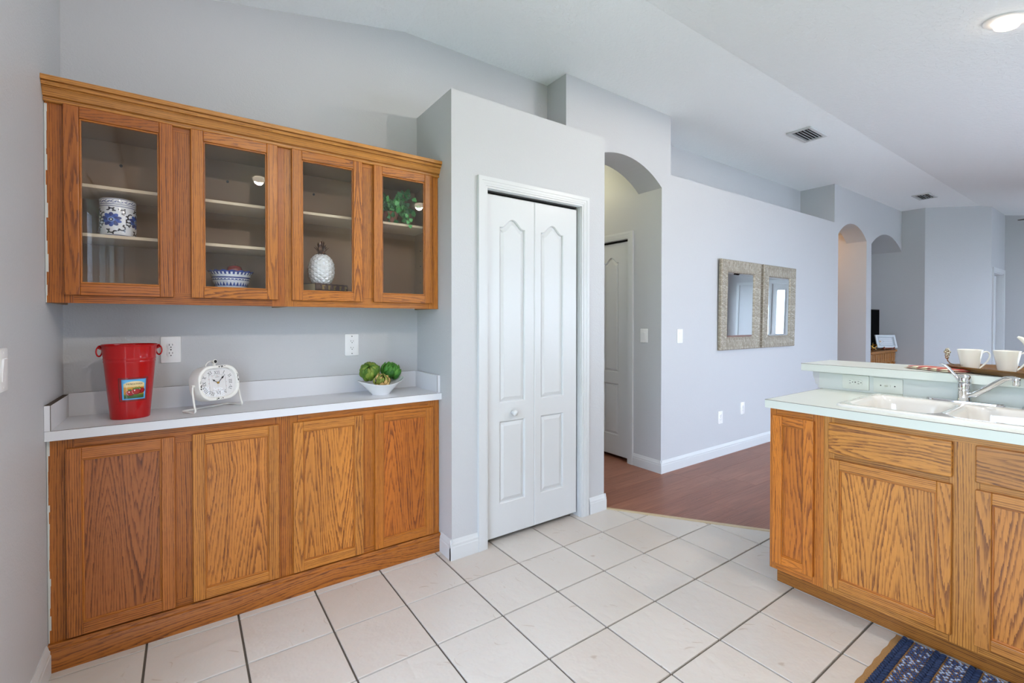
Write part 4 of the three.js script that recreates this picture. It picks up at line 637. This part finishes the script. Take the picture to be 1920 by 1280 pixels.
{
  const t = thing('bowl', 'blue and white patterned bowl with a wavy rim behind the second glass door', 'bowl', [0.178, 1.4342, -2.582]);
  const tex = blueWhite((c, w, h) => { c.fillStyle = '#dfe4ee'; c.fillRect(0, 0, w, h); const B = '#243c8c'; c.fillStyle = B; c.fillRect(0, 0, w, 30); c.fillRect(0, 120, w, 26); for (let i = 0; i < 32; i++) { c.fillStyle = B; c.fillRect(i * 32, 30, 16, 44); c.strokeStyle = B; c.lineWidth = 9; c.beginPath(); c.arc(i * 32 + 16, 160, 22, 0, Math.PI); c.stroke(); c.fillStyle = i % 2 ? B : '#4a66b4'; c.beginPath(); c.moveTo(i * 32, 300); c.lineTo(i * 32 + 16, 220); c.lineTo(i * 32 + 32, 300); c.fill(); c.beginPath(); c.arc(i * 32 + 16, 350, 12, 0, 7); c.fill(); } c.fillStyle = B; c.fillRect(0, 390, w, 122); });
  const prof = [[0, 0.004], [0.045, 0.004], [0.047, 0], [0.052, 0], [0.054, 0.012], [0.066, 0.04], [0.078, 0.08], [0.084, 0.104], [0.094, 0.118], [0.095, 0.121], [0.092, 0.121], [0.081, 0.106], [0.073, 0.08], [0.060, 0.04], [0.044, 0.016], [0, 0.012]];
  part(t, 'shell', gridSurface(96, prof.length - 1, (u, v) => { const k = Math.round(v * (prof.length - 1)), [r, y] = prof[k], a = -u * Math.PI * 2, q = Math.max(0, (y - 0.1) / 0.02), R = r * (1 + 0.025 * q * Math.cos(a * 16)); return [R * Math.cos(a), y + 0.002 * q * Math.cos(a * 16), R * Math.sin(a)]; }), (() => { const m = phys({ name: 'painted_porcelain', map: tex, roughness: 0.2, clearcoat: 0.6 }); return m; })());
  const sh = t.children[0].geometry, p = sh.attributes.position, u = sh.attributes.uv; for (let i = 0; i < p.count; i++) u.setY(i, Math.max(0, Math.min(1, p.getY(i) / 0.121)));
  const a = thing('apple', 'dark red apple in the blue and white bowl', 'apple', [0.192, 1.4342 + 0.122, -2.582]);
  part(a, 'flesh', lathe([[0, -0.028], [0.010, -0.031], [0.022, -0.026], [0.031, -0.010], [0.034, 0.006], [0.030, 0.022], [0.018, 0.030], [0.008, 0.028], [0, 0.022]].map((q) => q), 28), phys({ name: 'red_apple', color: lin(120, 12, 16), roughness: 0.25, clearcoat: 0.5 }));
  part(a, 'stem', tube([[0, 0.022, 0], [0.001, 0.03, 0], [0.004, 0.038, 0]], 0.0012, 8, 6), M.darkWood);
}
function book(label, y, yaw, dims, col, deco) {
  const [L, D, T] = dims, t = thing('book', label, 'book', [0.600, y, -2.592], yaw), cover = std({ name: 'book_cover', color: lin(...col), roughness: 0.5 });
  part(t, 'cover', [box(-L / 2, L / 2, 0, 0.003, -D / 2, D / 2, 0.0008), box(-L / 2, L / 2, T - 0.003, T, -D / 2, D / 2, 0.0008), uvm(extrude([...Array(9)].map((_, i) => { const a = -Math.PI / 2 + Math.PI * i / 8; return [D / 2 - 0.006 + 0.009 * Math.cos(a), T / 2 + T / 2 * Math.sin(a)]; }), [], L).rotateY(-Math.PI / 2).translate(L / 2, 0, 0))], cover);
  part(t, 'pages', box(-L / 2 + 0.004, L / 2 - 0.004, 0.003, T - 0.003, -D / 2 + 0.003, D / 2 - 0.004), std({ name: 'book_pages', color: lin(196, 178, 138), roughness: 0.9 }));
  const gold = std({ name: 'spine_print', color: lin(...deco), metalness: 0.5, roughness: 0.4 });
  const ribs = []; for (const k of [-0.36, -0.17, 0.0, 0.17, 0.36]) ribs.push(xf(new THREE.TorusGeometry(T / 2 + 0.0005, 0.0016, 6, 14, Math.PI), [k * L, T / 2, D / 2 - 0.005], [0, Math.PI / 2, 0, 'XYZ'], [0.5, 1, 1]).clone());
  part(t, 'spine_rib', ribs.map((g) => flat(g)), cover);
  const marks = []; for (const k of [-0.27, -0.085, 0.085, 0.27, 0.44]) for (let j = 0; j < 4; j++) marks.push(box(k * L - 0.009, k * L + rr(-0.002, 0.009), T * (0.28 + 0.14 * j), T * (0.34 + 0.14 * j), D / 2 - 0.002, D / 2 + 0.0034));
  part(t, 'spine_print', marks, gold, 'printed marks on the spine');
}
book('blue grey book at the bottom under the white pineapple', 1.4342, 0.42, [0.198, 0.135, 0.0385], [52, 62, 76], [180, 190, 200]);
book('brown leather book with gold spine marks, directly under the white pineapple', 1.4730, 0.44, [0.200, 0.135, 0.041], [74, 48, 34], [190, 160, 70]);
{
  const t = thing('ceramic_pineapple', 'white ceramic pineapple with a bronze crown standing on two books', 'ornament', [0.588, 1.5142, -2.586], 0.2);
  const Hh = 0.158, N = 11, Mm = 8.2;
  const rad = (y) => 0.0665 * Math.pow(Math.max(0, 1 - Math.pow(Math.abs(y / Hh - 0.47) / 0.56, 2.4)), 0.5);
  part(t, 'body', toCreasedNormals(flat(gridSurface(176, 120, (u, v) => { const y = Hh * v, a = -u * Math.PI * 2, p = u * N, q = v * Mm / 1.25, s = ((p + q) % 1 + 1) % 1, w = ((p - q) % 1 + 1) % 1, d = 1 - Math.max(Math.abs(2 * s - 1), Math.abs(2 * w - 1)); const r = Math.max(0.02 * (v < 0.02 || v > 0.98 ? 1 : 0), rad(y)) - 0.005 + 0.0058 * Math.min(1, d * 1.25) * Math.min(1, rad(y) / 0.03); return [r * Math.cos(a), y, r * Math.sin(a)]; })), 0.35), M.porcelain);
  part(t, 'base', lathe([[0, 0], [0.030, 0], [0.032, 0.004], [0, 0.006]], 28), M.porcelain);
  const bronze = std({ name: 'bronze_glaze', color: lin(126, 96, 78), metalness: 1, roughness: 0.16 });
  part(t, 'collar', lathe([[0.0, Hh - 0.006], [0.026, Hh - 0.006], [0.024, Hh + 0.004], [0, Hh + 0.008]], 28), bronze);
  for (let i = 0; i < 22; i++) { const f = i / 22, az = i * 2.4, tilt = 0.75 - 0.68 * f, L = 0.046 - 0.004 * f;
    const g = gridSurface(4, 6, (u, v) => { const w = 0.0125 * Math.pow(1 - v, 0.7) * (0.7 + 0.6 * v), x = (u - 0.5) * 2 * w, b = tilt * (0.6 + 0.7 * v), out = 0.008 * (1 - f) + Math.sin(b) * L * v, up = Math.cos(b * 0.9) * L * v - 0.6 * Math.abs(x) * 0; return [x, up + f * 0.036, out + 0.5 * Math.abs(x)]; });
    part(t, 'crown_leaf', xf(g, [0, Hh, 0], [0, az, 0]), std.bronze ??= std({ name: 'bronze_glaze', color: lin(150, 122, 104), metalness: 1, roughness: 0.2, side: THREE.DoubleSide })); }
}
{
  const t = thing('potted_ivy', 'green ivy in a terracotta pot trailing over the shelf behind the fourth glass door', 'plant', [0.965, 1.8672, -2.590]);
  part(t, 'pot', lathe([[0, 0.002], [0.030, 0], [0.033, 0.002], [0.043, 0.06], [0.047, 0.06], [0.048, 0.076], [0.044, 0.076], [0.042, 0.066], [0, 0.062]], 32), std({ name: 'terracotta', color: lin(150, 92, 74), roughness: 0.85 }));
  const ls = shapeOf([[0, -0.12], [0.22, -0.36], [0.48, -0.30], [0.60, -0.06], [0.95, 0.06], [0.72, 0.30], [0.56, 0.38], [0.62, 0.70], [0.34, 0.68], [0.16, 0.92], [0, 1.15], [-0.16, 0.92], [-0.34, 0.68], [-0.62, 0.70], [-0.56, 0.38], [-0.72, 0.30], [-0.95, 0.06], [-0.60, -0.06], [-0.48, -0.30], [-0.22, -0.36]]);
  const leaf = new THREE.ExtrudeGeometry(ls, { depth: 0.02, bevelEnabled: false }); { const p = leaf.attributes.position; for (let i = 0; i < p.count; i++) p.setZ(i, p.getZ(i) - 0.28 * Math.abs(p.getX(i)) - 0.16 * p.getY(i) * p.getY(i)); leaf.computeVertexNormals(); }
  const mats = [[44, 120, 58], [30, 98, 46], [66, 146, 72], [26, 80, 40], [92, 164, 92]].map((c) => std({ name: 'ivy_leaf', color: lin(...c), roughness: 0.5, side: THREE.DoubleSide }));
  const stems = [];
  for (let s = 0; s < 26; s++) {
    const a = s / 26 * Math.PI * 1.5 - 0.55 + rr(-0.2, 0.2), reach = rr(0.05, 0.12), up = rr(0.0, 0.15), drop = s % 3 === 0 ? 0.06 : 0.0;
    const ex = Math.max(-0.085, Math.min(0.145, Math.cos(a) * reach * 1.25 + 0.025)), ez = Math.max(-0.07, Math.min(0.105, Math.sin(a) * reach * 0.9));
    const P = [[0, 0.064, 0], [ex * 0.3, 0.09 + up * 0.6, ez * 0.4], [ex * 0.7, 0.075 + up, ez * 0.8], [ex, 0.05 + up - drop, ez]]; stems.push(tube(P, 0.0011, 14, 5));
    const cv = new THREE.CatmullRomCurve3(P.map((q) => new THREE.Vector3(...q)));
    for (let k = 0; k < 7; k++) { const q = cv.getPoint(0.22 + 0.78 * k / 6), m = part(t, 'leaf', leaf, mats[Math.floor(rnd() * 5)]); const z = Math.min(0.112, q.z + rr(-0.012, 0.022)); m.position.set(q.x + rr(-0.014, 0.014), Math.max(0.012, q.y + rr(-0.014, 0.014)), z); m.rotation.set(rr(-0.7, 0.5), rr(-0.6, 0.9), rr(-2.6, 2.6)); m.scale.setScalar(rr(0.015, 0.024)); }
  }
  const P = [[0.03, 0.066, 0.02], [0.05, 0.085, 0.08], [0.062, 0.04, 0.116], [0.07, 0.0, 0.119], [0.072, -0.012, 0.119]]; stems.push(tube(P, 0.0011, 14, 5));
  for (const [x, y, z, r] of [[0.058, 0.05, 0.117, 2.6], [0.078, 0.028, 0.121, 3.4], [0.062, 0.014, 0.122, 2.8], [0.074, -0.008, 0.122, 3.2]]) { const m = part(t, 'leaf', leaf, mats[4]); m.position.set(x, y, z); m.rotation.set(0.1, 0.1, r); m.scale.setScalar(0.0165); }
  part(t, 'stem', stems.map((g) => flat(g)), mats[2]);
}
// ================================================================ THINGS ON THE BAR
const BT = 1.0732;
M.stoneware = phys({ name: 'cream_stoneware', color: lin(236, 234, 224), roughness: 0.2, clearcoat: 0.5, clearcoatRoughness: 0.1 });
const TA = [3.011, -0.24], TDIR = [-0.515, 0.857];
{
  const t = thing('serving_tray', 'wooden serving tray with a raised rim on the bar top, carrying the cups', 'tray', [TA[0], BT, TA[1]], Math.atan2(-0.857, -0.515) );
  const A = 0.45, B = 0.165, prof = [[0, 0.0], [0.80, 0.0], [0.88, 0.006], [0.97, 0.020], [1.0, 0.026], [0.985, 0.029], [0.95, 0.024], [0.87, 0.012], [0.80, 0.008], [0, 0.008]];
  const wood = std({ name: 'tray_wood', map: oakMaps.straight[1], color: new THREE.Color('#a8acb0'), roughness: 0.28 });
  part(t, 'dish', uvm(gridSurface(96, prof.length - 1, (u, v) => { const k = Math.round(v * (prof.length - 1)), [r, y] = prof[k], a = -u * Math.PI * 2, c = Math.cos(a), s = Math.sin(a), e = 2 / 3.4; return [A * r * Math.sign(c) * Math.pow(Math.abs(c), e), y, B * r * Math.sign(s) * Math.pow(Math.abs(s), e)]; }), 0), wood);
}
function cup(label, pos, turn) {
  const t = thing('coffee_cup', label, 'cup', pos, turn, undefined);
  part(t, 'body', lathe([[0, 0.004], [0.026, 0.003], [0.029, 0.0], [0.0315, 0.001], [0.0335, 0.012], [0.038, 0.042], [0.0435, 0.072], [0.0475, 0.096], [0.0472, 0.0985], [0.0455, 0.099], [0.0440, 0.0965], [0.040, 0.072], [0.0345, 0.042], [0.029, 0.014], [0.02, 0.009], [0, 0.008]], 56), M.stoneware);
  const h = [[0.040, 0.074], [0.050, 0.086], [0.062, 0.089], [0.0715, 0.080], [0.0725, 0.064], [0.066, 0.046], [0.054, 0.028], [0.042, 0.014], [0.033, 0.006]];
  const cv = new THREE.CatmullRomCurve3(h.map(([r, y]) => new THREE.Vector3(r, y, 0))).getPoints(30);
  part(t, 'handle', sweep(cv.map((p, i) => [p.x, p.y, 0, 0.0075 - 0.002 * Math.sin(i / 30 * Math.PI), 0.0034]), [0, 0, 1], 12), M.stoneware);
}
cup('cream coffee cup standing alone at the left end of the tray', [3.175, BT + 0.0085, -0.566], -1.05);
cup('cream coffee cup on the tray in front of the teapot', [3.178, BT + 0.0085, -0.440], -1.05);
{
  const t = thing('teapot', 'white teapot at the right edge of the picture, only its spout showing', 'teapot', [3.14, BT + 0.0085, -0.262], 0);
  part(t, 'body', lathe([[0, 0.004], [0.045, 0.003], [0.05, 0.0], [0.054, 0.006], [0.072, 0.04], [0.074, 0.07], [0.062, 0.105], [0.045, 0.125], [0.042, 0.126], [0.04, 0.12], [0, 0.118]], 48), M.stoneware);
  part(t, 'lid', lathe([[0.044, 0.125], [0.036, 0.136], [0.018, 0.143], [0.007, 0.146], [0.006, 0.152], [0.012, 0.158], [0.010, 0.168], [0, 0.170]], 36), M.stoneware);
  part(t, 'spout', sweep([[0.012, 0.046, -0.060, 0.017, 0.022], [0.022, 0.072, -0.090, 0.013, 0.017], [0.030, 0.108, -0.106, 0.010, 0.013], [0.036, 0.140, -0.118, 0.008, 0.011], [0.042, 0.158, -0.134, 0.007, 0.009], [0.046, 0.164, -0.144, 0.006, 0.006]], [0.95, 0, 0.3], 16), M.stoneware);
  part(t, 'handle', tube([[-0.02, 0.11, 0.06], [-0.035, 0.125, 0.10], [-0.04, 0.10, 0.13], [-0.035, 0.06, 0.115], [-0.02, 0.035, 0.066]], 0.007, 32, 10), M.stoneware);
}
{
  const tex = canvasTex(512, 256, (c, w, h) => { c.fillStyle = '#e8e0c8'; c.fillRect(0, 0, w, h); for (let i = 0; i < 5; i++) for (let j = 0; j < 2; j++) { c.fillStyle = '#b03038'; c.beginPath(); c.ellipse(54 + i * 104, 62 + j * 128, 36, 56, 0.15, 0, 7); c.fill(); c.strokeStyle = '#8c1c24'; c.lineWidth = 6; c.stroke(); } });
  const t = thing('napkin', 'folded red and cream cloth napkin tucked under the tray end', 'napkin', [3.078, BT + 0.0004, -0.660], Math.atan2(-0.857, -0.515));
  const cloth = std({ name: 'printed_cloth', map: tex, roughness: 0.9 });
  for (let k = 0; k < 2; k++) part(t, 'fold', gridSurface(40, 14, (u, v) => { const a = v * Math.PI * 2, n = 3, ca = Math.cos(a), sa = Math.sin(a), x = (u - 0.5) * (0.26 - k * 0.012), z = 0.062 * Math.sign(ca) * Math.pow(Math.abs(ca), 0.5) * (1 - 0.06 * k), e = Math.pow(Math.max(0, 1 - Math.pow(Math.abs(2 * u - 1), 8)), 0.5); return [x, 0.0048 + k * 0.0072 + e * 0.0042 * sa + 0.0006 * Math.sin(x * 60 + k), z + 0.003 * Math.sin(x * 40)]; }), cloth);
}
{
  const t = thing('spreader', 'small pewter spreader with a lumpy figured handle leaning up behind the faucet', 'utensil', [3.10, BT + 0.028, -0.628], -0.6);
  const pewter = std({ name: 'pewter', color: lin(176, 168, 150), metalness: 0.9, roughness: 0.25 });
  part(t, 'blade', sweep([[0.075, 0.0, 0.004, 0.006, 0.0010], [0.05, 0.002, 0.002, 0.008, 0.0012], [0.025, 0.004, 0.0, 0.005, 0.0016], [0.006, 0.010, 0, 0.0028, 0.0024], [-0.006, 0.022, 0, 0.0026, 0.0026], [-0.010, 0.036, 0, 0.003, 0.003]], [0, 0, 1], 10), pewter);
  part(t, 'figured_handle', [[-0.010, 0.040, 0, 0.0085], [-0.015, 0.050, 0.003, 0.008], [-0.004, 0.052, -0.003, 0.0085], [-0.010, 0.060, 0.002, 0.0095], [-0.002, 0.066, 0.003, 0.007], [-0.016, 0.067, -0.002, 0.0075], [-0.009, 0.074, 0.0, 0.0095], [-0.014, 0.080, 0.003, 0.006], [-0.004, 0.080, -0.002, 0.006]].map(([x, y, z, r]) => new THREE.SphereGeometry(r, 14, 10).translate(x, y, z)), pewter);
}

// ================================================================ FLOOR MAT
{
  const x1 = 2.428, x0 = 1.86, z0 = -0.648, z1 = 0.25, t = thing('floor_mat', 'woven jute mat with navy blue braids in front of the sink cupboard', 'mat', [(x0 + x1) / 2, 0.0008, (z0 + z1) / 2]);
  const cx = (x0 + x1) / 2, cz = (z0 + z1) / 2, hx = (x1 - x0) / 2;
  const weave = sized(dataTex(128, 128, (u, v) => { const s = ((u * 16 + v * 16) % 1 + 1) % 1, w = ((u * 32 - v * 8) % 1 + 1) % 1; const k = 0.5 * Math.abs(2 * s - 1) + 0.3 * Math.abs(2 * w - 1) + 0.2 * vn(u * 32, v * 32, 601, 32, 32); return mix3([120, 84, 48], [206, 162, 104], k); }, true), 0.09);
  part(t, 'ground_weave', gridSurface(30, 46, (u, v) => { const e = v < 0.001 || v > 0.999 ? 0.0018 * Math.sin(u * 40) : 0; return [hx - 2 * hx * u, 0.006 + 0.0012 * Math.sin(u * 31) * Math.sin(v * 23), (z0 - cz) + (z1 - z0) * v + e]; }), (() => { const m = std({ name: 'jute', map: weave, roughness: 0.95, bumpMap: weave, bumpScale: 0.003, side: THREE.DoubleSide }); return m; })());
  uvm; { const g = t.children[0].geometry; const p = g.attributes.position, u = g.attributes.uv; for (let i = 0; i < p.count; i++) u.setXY(i, p.getX(i), p.getZ(i)); }
  part(t, 'hem', box(-hx, hx, 0, 0.0055, z0 - cz + 0.002, z1 - cz - 0.002, 0.002), std({ name: 'jute_backing', color: lin(150, 112, 70), roughness: 1 }));
  const navy = std({ name: 'navy_yarn', color: lin(34, 50, 84), roughness: 0.95 }), pale = std({ name: 'flecked_yarn', color: lin(150, 162, 190), roughness: 0.9 }), blue = std({ name: 'blue_yarn', color: lin(58, 72, 112), roughness: 0.9 });
  const bead = new THREE.SphereGeometry(1, 8, 6);
  const zs = []; for (let z = -0.606; z < 0.2; z += 0.1) zs.push(z);
  for (const z of zs) {
    const a = []; const n = 32; for (let i = 0; i < n; i++) for (const s of [-1, 1]) a.push(xf(bead, [hx - 0.012 - i * 0.0174 - (s > 0 ? 0.006 : 0), 0.0125 + rr(-0.001, 0.001), z - cz + s * 0.0088], [0, s * 0.75, rr(-0.15, 0.15)], [0.0072, 0.0066, 0.0128]));
    part(t, 'braid', a, navy);
    if (z < 0.15) for (let r = 0; r < 4; r++) { const p = [], q = []; for (let i = 0; i < 60; i++) { const g = xf(bead, [hx - 0.01 - i * 0.0092 + rr(-0.0015, 0.0015), 0.0085 + rr(0, 0.002), z - cz + 0.029 + r * 0.0145 + (i % 2 ? 0.0028 : -0.0028)], [0, i % 2 ? 0.7 : -0.7, 0], [0.0036, 0.0036, 0.0062]); (rnd() < 0.3 ? p : q).push(g); } part(t, 'yarn_row', [...q], blue); part(t, 'yarn_row', [...p], pale, 'pale flecks of the yarn'); }
  }
}

// ================================================================ FAR ALCOVE
const carved = std({ name: 'carved_wood', map: oakMaps.straight[0], color: new THREE.Color('#d8ccb8'), roughness: 0.6 });
{
  const x0 = 8.36, x1 = 9.48, zf = -2.56, t = thing('console', 'low carved wooden console in the far arched alcove', 'console', [x0, 0, -3.05]), L = x1 - x0, D = zf + 3.05;
  part(t, 'top', box(-0.01, L + 0.01, 0.825, 0.86, 0, D + 0.012, 0.004, 0), carved); part(t, 'carcass', box(0, L, 0.08, 0.825, 0.01, D - 0.02, 0.003, 0), carved);
  part(t, 'plinth', box(0.03, L - 0.03, 0, 0.08, 0.03, D - 0.04), M.darkWood);
  for (let i = 0; i < 11; i++) { const x = 0.01 + i * 0.1, w = 0.094, s = i % 2;
    part(t, 'carved_block', extrude(s ? [[x, 0.68], [x + w, 0.68], [x + w * 0.8, 0.815], [x + w * 0.2, 0.815]] : [[x + w * 0.2, 0.68], [x + w * 0.8, 0.68], [x + w, 0.815], [x, 0.815]], [], 0.006, 0.010, { size: 0.010, offset: -0.012, seg: 3 }).translate(0, 0, D - 0.02), carved);
    for (let r = 0; r < 4; r++) { const y = 0.67 - r * 0.145; part(t, 'carved_block', extrude((i + r) % 2 ? [[x, y - 0.13], [x + w, y - 0.13], [x + w / 2, y]] : [[x, y], [x + w / 2, y - 0.13], [x + w, y]], [], 0.006, 0.010, { size: 0.008, offset: -0.010, seg: 2 }).translate(0, 0, D - 0.02), carved); } }
}
{
  const t = thing('television', 'black flat television standing on the carved console', 'television', [9.02, 0.8602, -2.80]);
  part(t, 'bezel', box(-0.46, 0.46, 0.035, 0.655, -0.02, 0.012, 0.004), M.black); part(t, 'screen', box(-0.45, 0.45, 0.045, 0.645, 0.0118, 0.0128), phys({ name: 'dark_screen', color: lin(3, 3, 4), roughness: 0.8, specularIntensity: 0.1 }));
  part(t, 'foot', [box(-0.15, 0.15, 0, 0.008, -0.09, 0.09, 0.002), box(-0.03, 0.03, 0.006, 0.06, -0.03, -0.01)], M.black);
}
{
  const t = thing('picture_frame', 'small white framed picture on a wooden easel on the console', 'picture', [9.22, 0.8608, -2.625], -0.72);
  const g = new THREE.Group(); g.name = 'frame'; g.position.set(0, 0.03, 0.03); g.rotation.x = -0.32; t.add(g);
  const tex = canvasTex(256, 192, (c, w, h) => { c.fillStyle = '#c4ccd2'; c.fillRect(0, 0, w, h); c.fillStyle = '#d6dbe0'; c.fillRect(20, 18, w - 40, h - 36); c.strokeStyle = '#98a2aa'; c.lineWidth = 5; c.strokeRect(20, 18, w - 40, h - 36); c.lineWidth = 3; for (const y of [50, 92, 134]) { c.beginPath(); c.moveTo(70, y); c.lineTo(w - 30, y); c.stroke(); } c.beginPath(); c.moveTo(22, 30); c.lineTo(100, 96); c.lineTo(22, 160); c.stroke(); c.fillStyle = '#c8b49c'; c.beginPath(); c.arc(36, 96, 20, 0, 7); c.fill(); });
  part(g, 'moulding', extrude(rect(-0.15, 0.15, 0, 0.215), [rect(-0.118, 0.118, 0.032, 0.183)], 0.012, 0.006, { size: 0.006, offset: -0.006 }), std({ name: 'pale_frame', color: lin(214, 222, 226), roughness: 0.4 }));
  const pg = new THREE.PlaneGeometry(0.24, 0.155).translate(0, 0.1075, 0.004); part(g, 'print', [pg, box(-0.12, 0.12, 0.03, 0.185, -0.002, 0.003)].slice(0, 1), std({ name: 'print', map: tex, roughness: 0.6 })); part(g, 'backing', box(-0.14, 0.14, 0.01, 0.205, -0.004, 0.002), M.darkWood);
  const ez = std({ name: 'easel_wood', color: lin(150, 74, 34), roughness: 0.5 });
  part(t, 'easel', [-1, 1].flatMap((s) => [capsTube([[s * 0.075, 0.0075, 0.085], [s * 0.075, 0.035, 0.072], [s * 0.075, 0.046, 0.085]], 0.007, 12, 8), capsTube([[s * 0.075, 0.03, 0.07], [s * 0.05, 0.012, -0.02], [s * 0.035, 0.0085, -0.05]], 0.007, 12, 8)]).concat([box(-0.08, 0.08, 0.024, 0.036, 0.05, 0.066, 0.003)]), ez);
}
{
  const t = thing('knot_sculpture', 'gold wire knot ornament on the console, half hidden by the pier', 'ornament', [8.56, 0.8602 + 0.066, -2.60]);
  const gold = std({ name: 'gold_metal', color: lin(212, 168, 80), metalness: 1, roughness: 0.25 });
  for (const r of [[0, 0.3, 0], [1.1, 0.5, 0.3], [-0.9, 0.2, 1.2]]) part(t, 'ring', xf(new THREE.TorusGeometry(0.058, 0.006, 10, 40), [0, 0, 0], r), gold);
}

// things of one kind share a group
const GROUPS = { wall_cabinet: 'oak glass door cabinets on the wall', artichoke: 'artichokes in the white bowl', coffee_cup: 'coffee cups on the tray', book: 'books under the white pineapple', wall_mirror: 'pair of framed mirrors', wall_outlet: 'wall outlets', light_switch: 'light switches', ceiling_vent: 'ceiling vents', ceiling_lamp: 'recessed ceiling lamps', hall_lamp: 'lamps in the halls' };
for (const o of scene.children) { const k = o.name.replace(/_\d{3}$/, ''); if (GROUPS[k]) o.userData.group = GROUPS[k]; if (k === 'base_cabinet') o.userData.group = o.position.x < 2 ? 'oak cupboards under the white counter' : 'oak cupboards of the sink island'; }

// ================================================================ HAND OVER
scene.traverse((o) => { if (o.isMesh) { o.castShadow = true; o.receiveShadow = true; } if (o.isPointLight || o.isSpotLight) { o.castShadow = true; o.shadow.bias = -0.001; } });
renderer.render(scene, camera);
